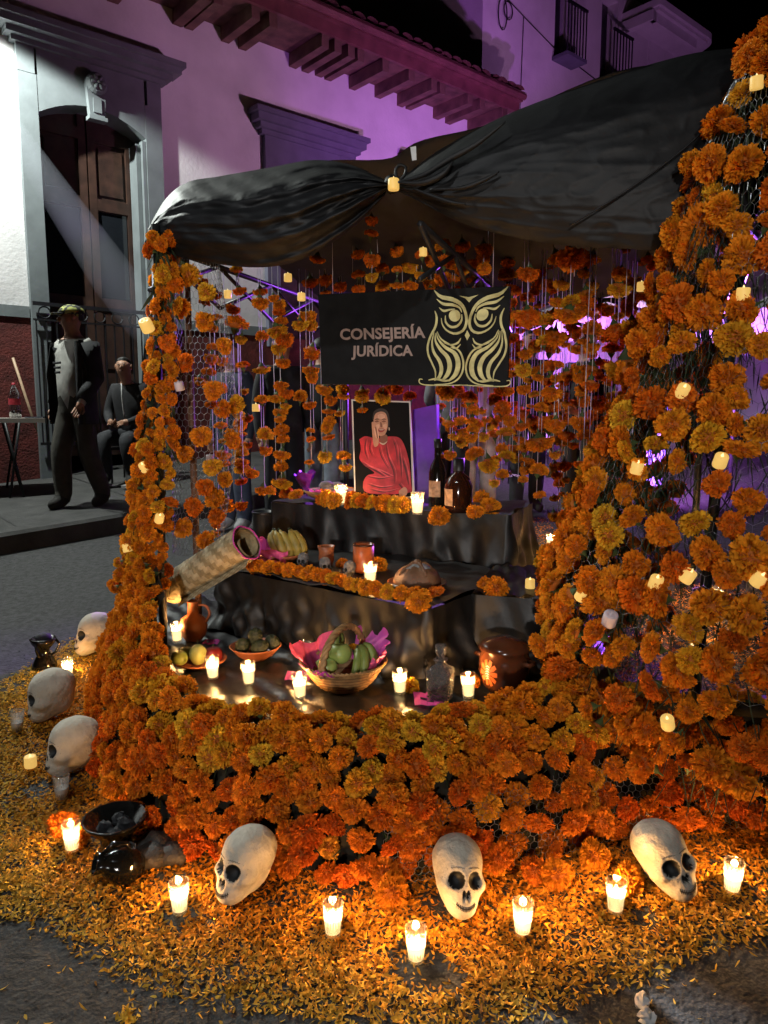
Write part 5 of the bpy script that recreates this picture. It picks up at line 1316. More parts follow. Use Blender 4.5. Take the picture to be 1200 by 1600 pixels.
for k in range(10):
    a = k * .628; vs = [onpot(0, 0)] + [onpot(.042 * math.cos(a + q) * s_, .045 * math.sin(a + q) * s_) for q, s_ in ((-.26, .7), (-.16, 1), (.16, 1), (.26, .7))]
    b.add(vs, [(0, 1, 2, 3, 4)])
b.build('painted_flower', 'cup_orange', t)
b = MB()
for k in range(6): b.add([onpot(-.012, -.02 + k * .008), onpot(.0, -.017 + k * .008), onpot(.012, -.02 + k * .008), onpot(0, -.013 + k * .008)], [(0, 1, 2, 3)])
for f in b.v: pass
o = b.build('painted_leaf', 'white', t); o.location = ctr * .0015
for sg in (-1, 1):
    b = MB(); c_ = Vector((math.cos(R(-40) + (0 if sg > 0 else math.pi)), math.sin(R(-40) + (0 if sg > 0 else math.pi)), 0)); s2 = Vector((-c_.y, c_.x, 0))
    b.tube([p + c_ * .09 + s2 * -.025 + Vector((0, 0, .115)), p + c_ * .118 + s2 * -.018 + Vector((0, 0, .112)), p + c_ * .118 + s2 * .018 + Vector((0, 0, .112)), p + c_ * .09 + s2 * .025 + Vector((0, 0, .115))], .008, 6); b.build('handle', 'glaze', t)
t.scale = (1, 1, 1.18)
# rolled palm mat
A_, B2 = P(268, 920, 3.50), P(386, 848, 3.22); ax = (B2 - A_).normalized(); e1 = ax.cross(Vector((0, 0, 1))).normalized(); e2 = e1.cross(ax)
t = thing('rolled_mat', 'rolled woven palm mat leaning against the middle step', 'mat', A_)
def roll_pt(f, an, rad): return A_.lerp(B2, f) + (e1 * math.cos(an) + e2 * math.sin(an)) * rad
b = MB(); rows = []; nl = 104; na = 72; W_ = 4
for i in range(nl + 1):
    f = i / nl; row = []
    for j in range(na + 1):
        an = 6.283 * j / na + 1.2; kx, ky = i // W_, j // W_
        over = ((kx + ky) // 2) % 2
        rad = .070 + .006 * f + (.0035 * math.sin(math.pi * ((i % W_) + .5) / W_) if over else .0035 * math.sin(math.pi * ((j % W_) + .5) / W_)) + .004 * j / na
        row.append(roll_pt(f, an, rad))
    rows.append(row)
b.grid(rows)
M['petate_dark'] = pmat('palm_mat_dark', (.33, .25, .13), .65, .25, 40, bump=.3)  # darker straw, alternating in the twill weave
b.m = [1 if (((i // W_) + (j // W_)) // 2) % 2 else 0 for i in range(nl) for j in range(na)]
b.build('weave', ['petate', 'petate_dark'], t)
b = MB(); rows = []
for i in range(13):
    f = i / 12; rows.append([roll_pt(f, 6.283 * j / 40 + 1.0 + .0, .062 - .03 * max(0, (j - 26) / 14) ) for j in range(41)])
b.grid(rows); b.build('inner_turn', 'petate_dark', t)
b = MB(); b.tube([roll_pt(1.0, 6.283 * j / 40 + 1.2, .0775 + .002 * math.sin(j)) for j in range(41)], .004, 5); b.build('hem', 'magenta', t)
b = MB(); rows = []
for i in range(41):
    f = .12 + .88 * i / 40; rows.append([roll_pt(f, 0, 0) + e2 * (-.066 - .038 * j / 4) + e1 * (.02 + .05 * j / 4) for j in range(5)])
b.grid(rows); b.m = [(i // 2 + j) % 2 for i in range(40) for j in range(4)]; b.build('loose_edge', ['petate', 'petate_dark'], t)
# middle step offerings
p = onz(440, 880, ZM); t = lathe_thing('fruit_bowl', 'low clay bowl of ripe bananas wrapped in pink tissue', 'bowl', p, [(0, .002), (.05, .002), (.10, .035), (.112, .05), (.105, .05), (0, .02)], 'clay')
tissue(p, .10, .15, .02, .095, R(150), R(290), 'pink', 21, label='pink tissue around the front of the banana bowl', jag=.35)
tissue(p, .10, .145, .02, .11, R(120), R(200), 'magenta', 22, label='magenta tissue peak left of the banana bowl')
for k, (dx, dy, hx, lab) in enumerate(((-.035, -.02, -.02, 'leftmost upright ripe banana in the bowl'), (-.005, -.035, -.02, 'second upright ripe banana in the bowl'), (.025, -.02, -.015, 'third upright ripe banana in the bowl'), (.06, -.015, .015, 'fourth upright ripe banana in the bowl'), (.082, .0, .01, 'rightmost upright ripe banana in the bowl'))):
    banana('banana', [p + Vector(q) * KM for q in ((dx + .018, dy - .015, .03), (dx + .02, dy - .03, .075), (dx + .0, dy - .015, .115), (dx * .4 + hx, dy + .01, .155))], .027, 'banana', lab, 'ripe bananas in the clay bowl')
p = onz(510, 884, ZM); lathe_thing('clay_cup', 'small plain clay cup on the middle step', 'cup', p, [(0, .001), (.028, .001), (.036, .03), (.033, .065), (.040, .092), (.037, .092), (.029, .06), (0, .02)], 'clay')
p = onz(568, 893, ZM); t = lathe_thing('orange_cup', 'tall orange cup with dark rim behind a candle', 'cup', p, [(0, .001), (.044, .001), (.046, .01), (.046, .118), (.042, .118), (.040, .02), (0, .015)], 'cup_orange')
b = MB(); b.lathe([(.0465, .116), (.048, .121), (.045, .125), (.0415, .121)], 28, p); b.build('rim', 'glaze', t)
for px, py, yw, lab in ((474, 888, -20, 'leftmost small grey sugar skull on the middle step'), (508, 896, 25, 'middle small grey sugar skull by the clay cup'), (546, 902, -60, 'rightmost small grey sugar skull by the orange cup')):
    o = inst('sugar_skull', SKS, None, onz(px, py, ZM), None, (.42, .34, .40)); o.rotation_euler = (0, 0, R(yw)); tag(o, lab, 'sugar skull', 'sugar skulls on the middle step')
p = onz(652, 918, ZM); t = lathe_thing('clay_dish', 'dark clay dish under the sugared bread', 'dish', p, [(0, .001), (.06, .001), (.115, .02), (.12, .026), (.115, .027), (.06, .008), (0, .008)], 'glaze')
bt = thing('festival_bread', 'round domed bread dusted pale on top with a knob', 'bread', p + Vector((0, 0, .012))); bt.scale = (KM,) * 3
b = MB(); b.ell(p + Vector((0, 0, .018)), (.095, .085, .078), 28, 14, fn=lambda d: (1 + .04 * math.sin(5 * math.atan2(d.y, d.x))) * (1 if d.z > -.1 else .7)); b.build('crust', 'bread', bt)
b = MB(); b.ell(p + Vector((0, 0, .022)), (.090, .08, .079), 26, 10, fn=lambda d: (1.0 + .03 * math.sin(5 * math.atan2(d.y, d.x))) if d.z > .78 + .08 * math.sin(3 * math.atan2(d.y, d.x)) else .8); b.build('sugar_dusting', 'cloth_grey', bt)
b = MB()
for a in (.4, 2.0): b.tube([p + Vector((math.cos(a) * .085 * math.cos(q), math.sin(a) * .077 * math.cos(q), .022 + .079 * math.sin(q))) for q in [math.pi * i / 14 for i in range(2, 13)]], [.006 + .004 * (i % 3 == 0) for i in range(11)], 6)
b.ell(p + Vector((0, 0, .103)), (.016, .016, .014), 10, 8); b.build('bone_cross', 'bread', bt)
# top step offerings
p = onz(515, 782, ZH); t = lathe_thing('bread_bowl', 'pale bowl of dark buns at the left of the highest step', 'bowl', p, [(0, .001), (.05, .001), (.10, .025), (.125, .05), (.12, .052), (.05, .01), (0, .01)], 'wicker')
for k, (dx, dy, dz, lab) in enumerate(((-.05, -.02, .035, 'leftmost dark bun in the pale bowl'), (.0, -.03, .04, 'front dark bun in the pale bowl'), (.055, -.01, .035, 'rightmost dark bun in the pale bowl'), (-.015, .02, .068, 'uppermost dark bun in the pale bowl'), (.035, .03, .062, 'rear dark bun in the pale bowl'))):
    dx *= KH; dy *= KH; dz *= KH; b = MB(); b.ell(p + Vector((dx, dy, dz)), (.048, .036, .029), 14, 9, fn=lambda d: 1 + .06 * math.sin(d.x * 9)); single(b, 'bun', 'sugar', lab, 'bun', 'buns in the pale bowl')
tissue(p + Vector((-.128, 0, 0)), .005, .08, .03, .17, R(60), R(300), 'purple', 31, label='purple foil fan left of the pale bowl', jag=.25)
tissue(p, .11, .165, .037, .076, R(-130), R(-50), 'pink', 32, label='pink tissue spilling over the pale bowl', jag=.3)
def bottle(px, py, z, prof, label, matn, lab_z, lab_a):
    p = onz(px, py, z); t = lathe_thing('glass_bottle', label, 'bottle', p, prof, matn, 'glass', 26)
    b = MB(); z0, z1 = lab_z; rows = []
    for zz in (z0, z1): rows.append([p + Vector(((float(np.interp(zz, [q[1] for q in prof[1:-1]], [q[0] for q in prof[1:-1]])) + .001) * math.cos(a), (float(np.interp(zz, [q[1] for q in prof[1:-1]], [q[0] for q in prof[1:-1]])) + .001) * math.sin(a), zz)) for a in [R(lab_a[0] + (lab_a[1] - lab_a[0]) * i / 8) for i in range(9)]])
    b.grid(rows); b.build('label', 'label', t)
    b = MB(); b.lathe([(prof[-3][0] + .001, prof[-3][1] - .025), (prof[-3][0] + .0015, prof[-2][1]), (.0, prof[-2][1] + .001)], 16, p); b.build('cap', 'black_metal', t)
bottle(683, 793, ZH, [(0, .001), (.037, .001), (.038, .01), (.038, .155), (.030, .185), (.0145, .215), (.0135, .285), (.0155, .287), (.0155, .30), (.0, .30)], 'slender dark wine bottle right of the portrait', 'bottle', (.05, .12), (-165, -75))
bottle(716, 800, ZH, [(0, .001), (.052, .001), (.056, .02), (.058, .11), (.045, .145), (.020, .165), (.018, .195), (.022, .198), (.022, .225), (.0, .225)], 'squat brown liqueur bottle beside the wine bottle', 'brown_bottle', (.03, .10), (-190, -120))
p = ong(412, 858); p = Vector((P(412, 800, 4.3).x, P(412, 800, 4.3).y, .60)); lathe_thing('metal_vase', 'dark cylindrical vase behind the rolled mat', 'vase', p, [(0, 0), (.06, 0), (.062, .02), (.064, .22), (.070, .235), (.064, .236), (.058, .02), (0, .01)], 'black_metal')
MB().box((p.x - .12, p.y - .12, .27), (p.x + .12, p.y + .12, .72)).build('x', 'black_cloth') if False else None
b = MB(); b.box((p.x - .1, p.y - .1, gz(p.x, p.y)), (p.x + .1, p.y + .1, .598)); single(b, 'stool', 'black_cloth', 'black covered stool under the dark vase', 'stool', smooth=False)
# papel picado scraps
for px, py, s_, lab in ((466, 1056, .05, 'purple cut paper left of the wicker basket'), (672, 1092, .06, 'purple cut paper beneath the decanter'), (330, 1003, .035, 'purple cut paper beside the clay jug')):
    c_ = onz(px, py, ZL + .008); b = MB(); k = 5
    for i in range(k):
        for j in range(k):
            if (i + j) % 2 and 0 < i < k - 1 and 0 < j < k - 1: continue
            x0, y0 = (i / k - .5) * 2 * s_, (j / k - .5) * 2 * s_; h = 2 * s_ / k
            b.add([c_ + Vector((x0, y0, .003 * math.sin(i * 2.))), c_ + Vector((x0 + h, y0, .003 * math.sin(i * 2. + 2))), c_ + Vector((x0 + h, y0 + h, .003 * math.sin(i * 2. + 2.5))), c_ + Vector((x0, y0 + h, .004))], [(0, 1, 2, 3)])
    tag(b.build('cut_paper', 'magenta'), lab, 'cut paper')
# garlands along the steps
def garland(name, label, pts, z, r, step, g=.35):
    pl = smooth_poly([onz(x, y, z) for x, y in pts], 200); t = thing(name, label, 'marigold garland', pl[100]); acc = 9; last = pl[0]
    b = MB(); b.tube([q + Vector((0, 0, r * .8)) for q in pl[::8]], .002, 4); b.build('thread', 'thread', t)
    for q in pl:
        acc += (q - last).length; last = q
        if acc >= step: marigold(t, q + Vector((0, U(-.01, .01), r * .75)), (U(-.5, .5), -1, .9), r * U(.85, 1.15), g, .5); acc = 0
garland('marigold_garland', 'marigold garland along the front edge of the middle step', [(352, 880), (400, 892), (450, 900), (500, 908), (550, 922), (600, 934), (650, 938)], ZM, .036, .055)
garland('marigold_garland', 'marigold garland around the foot of the portrait', [(548, 790), (580, 794), (610, 797), (640, 800)], ZH, .043, .052)
garland('marigold_garland', 'short marigold row left of the portrait candle', [(505, 786), (525, 792)], ZH, .043, .055)
for px, py, z, r_, lab in ((462, 774, ZH, .036, 'yellow marigold at the left end of the highest step'), (448, 770, ZH, .034, 'greenish yellow marigold at the far left of the highest step'), (545, 770, ZH, .040, 'orange marigold behind the candle left of the portrait'), (686, 806, ZH, .044, 'orange marigold before the two dark bottles'),
                           (742, 800, ZH, .038, 'dark orange marigold right of the squat bottle'), (765, 792, ZH, .040, 'marigold at the right end of the highest step'), (752, 780, ZH, .040, 'marigold behind the right end of the highest step'), (655, 940, ZM, .050, 'large marigold at the right end of the middle step'), (680, 925, ZM, .032, 'shaded marigold behind the large one on the middle step'),
                           (590, 885, ZM, .042, 'marigold behind the orange cup'), (425, 852, ZM, .038, 'marigold behind the banana bowl'), (447, 845, ZM, .034, 'yellow marigold behind the ripe bananas'), (738, 1062, ZL, .036, 'marigold between candle and clay pot'), (642, 1072, ZL, .03, 'marigold tucked behind the candle by the basket'),
                           (776, 918, .66, .045, 'round marigold on the side step'), (757, 912, .66, .03, 'small marigold on the side step'), (862, 905, .66, .040, 'marigold by the tea light on the side step'), (866, 893, .69, .036, 'upper marigold of the pile on the side step'), (858, 880, .72, .034, 'topmost marigold of the pile on the side step'), (535, 880, ZM, .028, 'small marigold behind the sugar skulls')):
    tag(marigold(None, onz(px, py, z + .02), (U(-.3, .3), -.7, .8), r_ * (KH if z == ZH else KM if z == ZM else 1), .3), lab, 'marigold', 'loose marigolds laid on the steps')
for px, py, r_, lab in ((98, 1288, .045, 'loose marigold beside the leftmost front candle'), (122, 1308, .040, 'loose marigold behind the leftmost front candle'), (612, 1392, .048, 'loose marigold fallen before the bank centre'), (928, 1336, .048, 'loose marigold standing left of the tilted skull'), (870, 1368, .044, 'loose marigold behind the candle by the tilted skull'),
                       (980, 1375, .045, 'loose marigold against the tilted skull'), (770, 1345, .046, 'loose marigold right of the forward skull'), (835, 1360, .044, 'loose marigold drooping from the wire mesh'), (1105, 1275, .048, 'loose marigold right above the tilted skull')):
    tag(marigold(None, ong(px, py, r_ * .8), (U(-.4, .4), -.9, .6), r_, .05), lab, 'marigold', 'loose marigolds on the ground')
# black pottery in front
p = ong(182, 1322, .01); t = lathe_thing('black_bowl', 'black glazed footed bowl of charcoal', 'bowl', p, [(0, .001), (.05, .001), (.045, .02), (.055, .045), (.095, .09), (.10, .1), (.094, .1), (.06, .06), (0, .055)], 'black_glaze', n=36, wob=lambda an, i: 1 + .012 * math.sin(an * 24) * (i > 3))
for k, (dx, dy, dz, s_) in enumerate(((-.03, -.01, .07, .026), (.03, .0, .075, .03), (.0, .035, .07, .028), (.01, -.04, .068, .022))):
    b = MB(); b.ell(p + Vector((dx, dy, dz)), (s_, s_ * .8, s_ * .8), 9, 6, fn=lambda d: 1 + .2 * math.sin(d.x * 7 + d.y * 9 + k)); single(b, 'charcoal', 'coal', ('leftmost', 'rightmost', 'rear', 'front')[k] + ' lump of charcoal in the black bowl', 'charcoal', smooth=False)
p = ong(196, 1352, .05); t = thing('black_jug', 'black glazed jug lying on its side by a candle', 'jug', p, 0)
mr_x = Matrix.Rotation(R(-68), 3, 'Y') @ Matrix.Rotation(R(25), 3, 'X')
b = MB(); b.lathe([(0, -.05), (.03, -.05), (.052, -.02), (.055, .015), (.04, .05), (.026, .065), (.034, .09), (.030, .09), (.02, .065), (0, .05)], 28, p, mat=mr_x, wob=lambda an, i: 1 + .03 * math.cos(an * 9)); b.build('body', 'black_glaze', t)
b = MB(); b.tube([p + mr_x @ Vector(q) for q in ((.03, 0, .08), (.07, 0, .06), (.075, 0, .02), (.05, 0, 0))], .007, 6); b.build('handle', 'black_glaze', t)
for k, (px, py, s_, lab) in enumerate(((235, 1338, .05, 'smooth dark stone right of the black jug'), (272, 1334, .045, 'dark stone nearest the sideways skull'), (245, 1318, .05, 'dark stone behind the black jug'))):
    b = MB(); q = ong(px, py, s_ * .5); b.ell(q, (s_ * 1.25, s_, s_ * .72), 14, 9, fn=lambda d: 1 + .1 * math.sin(d.x * 5 + d.y * 4 + k)); single(b, 'stone', 'stone', lab, 'stone')
p = ong(70, 1042, .004); t = lathe_thing('incense_burner', 'black glazed incense burner with figured top', 'incense burner', p, [(0, .001), (.062, .001), (.058, .02), (.036, .06), (.026, .085), (.030, .095), (.055, .125), (.062, .150), (.054, .152), (.03, .12), (0, .11)], 'black_glaze', n=30, wob=lambda an, i: 1 + (.05 * math.cos(an * 7) if i > 6 else 0))
for k in range(3):
    a = k * 2.09 + .5; b = MB(); b.tube([p + Vector((.055 * math.cos(a), .055 * math.sin(a), .14)), p + Vector((.075 * math.cos(a), .075 * math.sin(a), .11)), p + Vector((.055 * math.cos(a), .055 * math.sin(a), .07)), p + Vector((.035 * math.cos(a), .035 * math.sin(a), .06))], .007, 6); b.build('handle', 'black_glaze', t)
b = MB(); b.ell(p + Vector((0, 0, .155)), (.04, .035, .022), 12, 8, fn=lambda d: 1 + .15 * math.sin(d.x * 8 + d.y * 6)); b.build('ash', 'coal', t)
# crumpled tissue and petal clump on the asphalt
b = MB(); q = ong(1008, 1580, .012); b.ell(q + Vector((0, .02, .008)), (.015, .024, .018), 12, 9, fn=lambda d: 1 + .3 * math.sin(d.x * 9 + d.z * 7) * math.cos(d.y * 8)); b.ell(q + Vector((-.004, -.022, .004)), (.019, .022, .016), 12, 9, fn=lambda d: 1 + .3 * math.sin(d.y * 9 + d.z * 11)); single(b, 'crumpled_tissue', 'white', 'crumpled white tissue dropped on the asphalt', 'tissue', smooth=False)
n = 60; q = ong(200, 1588); petals('petal_clump', 'small clump of yellow petals dropped on the asphalt', RNG.normal(q.x, .012, n), RNG.normal(q.y, .014, n), np.full(n, q.z), np.tile([.66, .40, .04], (n, 1)))
A_, B2 = Vector((-4.0, 6.7, 5.05)), Vector((-1.03, 3.27, 1.78)); d_ = (B2 - A_).normalized(); e1 = d_.orthogonal().normalized(); e2 = d_.cross(e1)
b = MB(); b.tube([A_ + d_ * t_ for t_ in (.25, .35, 3.0, 5.2, 5.6, 5.7)], [.010, .022, .062, .105, .085, .015], 24)  # haze tube added and shaped to draw the light shaft
o = b.build('light_shaft', 'stone'); sm_ = bpy.data.materials.new('light_shaft'); sm_.use_nodes = True; nt = sm_.node_tree; nt.nodes.remove(nt.nodes['Principled BSDF'])
pv = nt.nodes.new('ShaderNodeVolumePrincipled'); pv.inputs['Density'].default_value = .19; pv.inputs['Anisotropy'].default_value = .2; nt.links.new(pv.outputs[0], nt.nodes['Material Output'].inputs['Volume'])
o.data.materials[0] = sm_; tag(o, 'thin haze tube added in the shape of the floodlight beam', None, None, 'stuff')
#@@PART4
# ================================================================== STREET FURNITURE AT LEFT
tz = ong(60, 760, .17)
tp = [onz(-120, 668, 1.345), onz(72, 655, 1.345), onz(66, 644, 1.345), onz(-120, 650, 1.345)]
tp = [P(-160, 668, 6.9), P(70, 653, 7.2), P(64, 643, 7.75), P(-160, 650, 7.5)]
zt_ = sum(v.z for v in tp) / 4
tp = [Vector((v.x, v.y, zt_)) for v in tp]
t = thing('folding_table', 'white topped folding table by the red wall', 'table', (tp[1].x - .6, tp[1].y, gz(tp[1].x, tp[1].y) + .17))
b = MB(); b.add(tp + [v - Vector((0, 0, .045)) for v in tp], [(0, 1, 2, 3), (4, 7, 6, 5), (0, 4, 5, 1), (1, 5, 6, 2), (2, 6, 7, 3), (3, 7, 4, 0)]); b.build('tabletop', 'tabletop', t, smooth=False)
for k, (a, c) in enumerate(((0, 1), (1, 0))):
    for w_ in (0, 1):
        q = tp[1 if w_ == 0 else 2].lerp(tp[0 if w_ == 0 else 3], .18 + .1 * k); e = tp[1 if w_ == 0 else 2].lerp(tp[0 if w_ == 0 else 3], .28 - .1 * k)
        MB().tube([q - Vector((0, 0, .045)), Vector((e.x, e.y, gz(e.x, e.y) + .172))], .013, 6).build('leg', 'black_metal', t)
p = P(24, 648, 7.35); p.z = zt_
t = thing('soda_bottle', 'large clear soda bottle with red label on the folding table', 'bottle', p)
MB().lathe([(0, .002), (.045, .002), (.055, .02), (.055, .08), (.052, .12), (.055, .2), (.05, .24), (.02, .31), (.014, .32), (.014, .335), (0, .335)], 18, p).build('bottle', 'plastic', t)
MB().lathe([(.0, .004), (.052, .006), (.053, .07), (0, .07)], 16, p).build('drink', 'cola', t)
MB().lathe([(.0555, .13), (.056, .19)], 18, p).build('label', 'red_label', t)
MB().lathe([(.016, .325), (.016, .345), (0, .345)], 10, p).build('cap', 'red_label', t)
t0 = P(20, 559, 7.95); t1 = ong(78, 742, .19)
t = thing('push_broom', 'push broom leaning behind the folding table', 'broom', t1); MB().tube([t0, t1 + Vector((0, 0, .05))], .014, 7).build('handle', 'broom', t)
d = UU * .18; b = MB(); b.tube([t1 - d + Vector((0, 0, .04)), t1 + d + Vector((0, 0, .04))], .022, 6); b.build('head', 'white', t)
b = MB()
for k in range(9): b.tube([t1 + d * (k / 4 - 1) + Vector((0, 0, .035)), t1 + d * (k / 4 - 1) * 1.05 + Vector((0, 0, -.015))], .02, 5)
tag(b.build('bristles', 'navy', t), kind='stuff')
b = MB(); q = P(55, 650, 7.25); b.box((q.x - .09, q.y - .03, zt_ + .001), (q.x + .09, q.y + .04, zt_ + .014)); single(b, 'phone', 'navy', 'dark phone lying at the table corner', 'phone', smooth=False)

# ================================================================== PEOPLE
def person(label, base, yaw, H, joints, cols, garb='shirt', extra=None, group=None):
    """joints: overrides in metres for a 1.75 m figure facing -y (towards the camera at yaw 0), x to the figure's left seen from the front = picture right"""
    J = dict(pel=(0, 0, .95), spi=(0, 0, 1.12), che=(0, .0, 1.33), nb=(0, .01, 1.47), nk=(0, 0, 1.54), h1=(0, -.01, 1.60), h2=(0, -.005, 1.67), h3=(0, .005, 1.735),
             sl=(-.17, .01, 1.43), el=(-.22, .03, 1.14), wl=(-.23, -.04, .90), al=(-.23, -.06, .82), sr=(.17, .01, 1.43), er=(.22, .03, 1.14), wr=(.23, -.04, .90), ar=(.23, -.06, .82),
             hl=(-.09, 0, .92), kl=(-.10, -.01, .50), nl=(-.10, .03, .09), tl=(-.11, -.13, .035), hr=(.09, 0, .92), kr=(.10, -.01, .50), nr=(.10, .03, .09), tr=(.11, -.13, .035))
    J.update(joints)
    Rd = dict(pel=(.145, .11), spi=(.14, .105), che=(.155, .115), nb=(.075, .07), nk=(.052, .052), h1=(.070, .084), h2=(.088, .106), h3=(.068, .080),
              sl=(.07, .07), el=(.046, .046), wl=(.032, .032), al=(.036, .018), hl=(.105, .105), kl=(.090, .092), nl=(.078, .080), tl=(.045, .032))
    for a, b_ in (('sr', 'sl'), ('er', 'el'), ('wr', 'wl'), ('ar', 'al'), ('hr', 'hl'), ('kr', 'kl'), ('nr', 'nl'), ('tr', 'tl')): Rd[a] = Rd[b_]
    if garb == 'jacket':
        for k in ('che', 'spi', 'pel', 'sl', 'sr', 'el', 'er', 'wl', 'wr'): Rd[k] = (Rd[k][0] * 1.17, Rd[k][1] * 1.22)
    E = [('pel', 'spi'), ('spi', 'che'), ('che', 'nb'), ('nb', 'nk'), ('nk', 'h1'), ('h1', 'h2'), ('h2', 'h3')]
    for s_ in 'lr': E += [('che', 's' + s_), ('s' + s_, 'e' + s_), ('e' + s_, 'w' + s_), ('w' + s_, 'a' + s_), ('pel', 'h' + s_), ('h' + s_, 'k' + s_), ('k' + s_, 'n' + s_), ('n' + s_, 't' + s_)]
    ks = list(J); ix = {k: i for i, k in enumerate(ks)}
    me = bpy.data.meshes.new('body'); me.from_pydata([J[k] for k in ks], [(ix[a], ix[c]) for a, c in E], [])
    ob = bpy.data.objects.new('tmp', me); COL.objects.link(ob); m = ob.modifiers.new('s', 'SKIN'); m.use_smooth_shade = True; ob.modifiers.new('u', 'SUBSURF').levels = 1
    ob.modifiers['u'].render_levels = 1
    for k in ks: me.skin_vertices[0].data[ix[k]].radius = Rd[k]; me.skin_vertices[0].data[ix[k]].use_root = (k == 'pel')
    bm_ = bpy.data.meshes.new_from_object(ob.evaluated_get(bpy.context.evaluated_depsgraph_get())); bpy.data.objects.remove(ob)
    vs = [v.co.copy() for v in bm_.vertices]; fs = [list(p.vertices) for p in bm_.polygons]
    part_of = {'h1': 0, 'h2': 0, 'h3': 0, 'nk': 0, 'nb': 1, 'che': 1, 'spi': 1, 'pel': 2}
    for s_ in 'lr': part_of.update({'s' + s_: 1, 'e' + s_: 1, 'w' + s_: 1, 'a' + s_: 0, 'h' + s_: 2, 'k' + s_: 2, 'n' + s_: 2, 't' + s_: 3})
    segs = [(Vector(J[a]), Vector(J[c]), a, c) for a, c in E]
    mi = []
    for f in fs:
        c = sum((vs[i] for i in f), Vector()) / len(f); best = None
        for a, e, ka, ke in segs:
            d_ = e - a; tt_ = max(0, min(1, (c - a).dot(d_) / d_.length_squared)); q = (c - a - d_ * tt_).length
            if best is None or q < best[0]: best = (q, ka, ke, tt_)
        _, ka, ke, tt_ = best
        if ka == 'pel' and ke == 'spi': mi.append(1 if c.z > J['pel'][2] - .04 else 2)
        elif ka == 'nb' and ke == 'nk': mi.append(0 if tt_ > .35 else 1)
        elif ka[0] == 'w' and ke[0] == 'a': mi.append(0 if tt_ > .12 else 1)
        elif ka[0] == 'n' and ke[0] == 't': mi.append(3)
        elif extra and extra.get('sleeve') == 'short' and ((ka[0] == 'e' and ke[0] == 'w') or (ka[0] == 's' and ke[0] == 'e' and tt_ > .75)): mi.append(0)
        else: mi.append(part_of[ka] if tt_ < .5 else part_of[ke])
    b = MB(); b.v = [tuple(v) for v in vs]; b.f = fs; b.m = mi
    # face: nose, eyes, brows, mouth, ears
    hx, hy, hz = J['h2']; hp = Vector((hx, hy, hz - .005)); hq = Matrix.Rotation(extra.get('head', 0) if extra else 0, 3, 'Z')
    def F(x, y, z): return hp + hq @ Vector((x, y, z))
    b.ell(F(0, -.098, -.012), (.013, .018, .022), 8, 6, 0, hq); 
    for s_ in (-1, 1):
        b.ell(F(s_ * .031, -.086, .015), (.013, .008, .007), 8, 6, 4, hq); b.ell(F(s_ * .031, -.088, .032), (.019, .007, .004), 8, 5, 4, hq); b.ell(F(s_ * .080, .005, 0), (.010, .020, .030), 8, 6, 0, hq)
    b.ell(F(0, -.086, -.045), (.024, .008, .006), 8, 5, 5, hq)
    for s_ in 'lr':                                  # fingers and thumb
        wv_ = Vector(J['w' + s_]); av = Vector(J['a' + s_]); dr = (av - wv_).normalized(); sd = dr.orthogonal().normalized() if abs(dr.z) < .9 else Vector((0, 1, 0)); sd = (sd - dr * sd.dot(dr)).normalized(); cu = dr.cross(sd) * (1 if s_ == 'l' else -1)
        for k in range(4):
            o_ = sd * (k - 1.5) * .018; L = (.065, .078, .072, .055)[k]
            b.tube([av + o_ * .9 - dr * .01, av + o_ + dr * L * .5 + cu * .006, av + o_ + dr * L * .8 + cu * .022, av + o_ + dr * L + cu * .036], [.0095, .009, .008, .006], 5, 0)
        b.tube([av - dr * .045 + sd * -.025, av - dr * .01 + sd * -.048 + cu * .01, av + dr * .022 + sd * -.05 + cu * .022], [.011, .010, .007], 5, 0)
    sc_ = H / 1.75; t = thing('person', label, 'person', base, R(yaw), group); t.scale = (sc_,) * 3
    o = b.build('body', ['skin', cols[0], cols[1], cols[2], 'eye', 'photo_skin_dark'], t, local=True)
    # hair cap
    hb_ = MB(); hb_.ell(F(0, .012, .012), (.084, .098, .092), 16, 10, fn=lambda d: 1.0 if (d.z > .30 + .55 * max(0, -d.y) or d.y > .45 and d.z > -.35) else .55, mat=hq)
    hb_.build('hair', 'hair', t, local=True)
    return t, F
for nm, c, kw in (('tee_grey', (.46, .45, .42), {}), ('black_jacket', (.012, .012, .015), {}), ('olive_trousers', (.055, .05, .04), {}), ('dark_shoe', (.02, .018, .016), {}), ('dark_trousers', (.02, .021, .026), {}), ('jeans', (.05, .065, .11), {}), ('pale_jeans', (.20, .23, .28), {}),
                  ('white_trousers', (.55, .5, .5), {}), ('grey_jumper', (.20, .20, .22), {}), ('white_sleeve', (.68, .6, .56), {}), ('sneaker', (.35, .35, .36), {}), ('purple_shoe', (.20, .06, .30), {}), ('navy_jacket', (.018, .022, .045), {})):
    M[nm] = pmat(nm, c, .85, .2, 12, bump=.35, bscale=16)
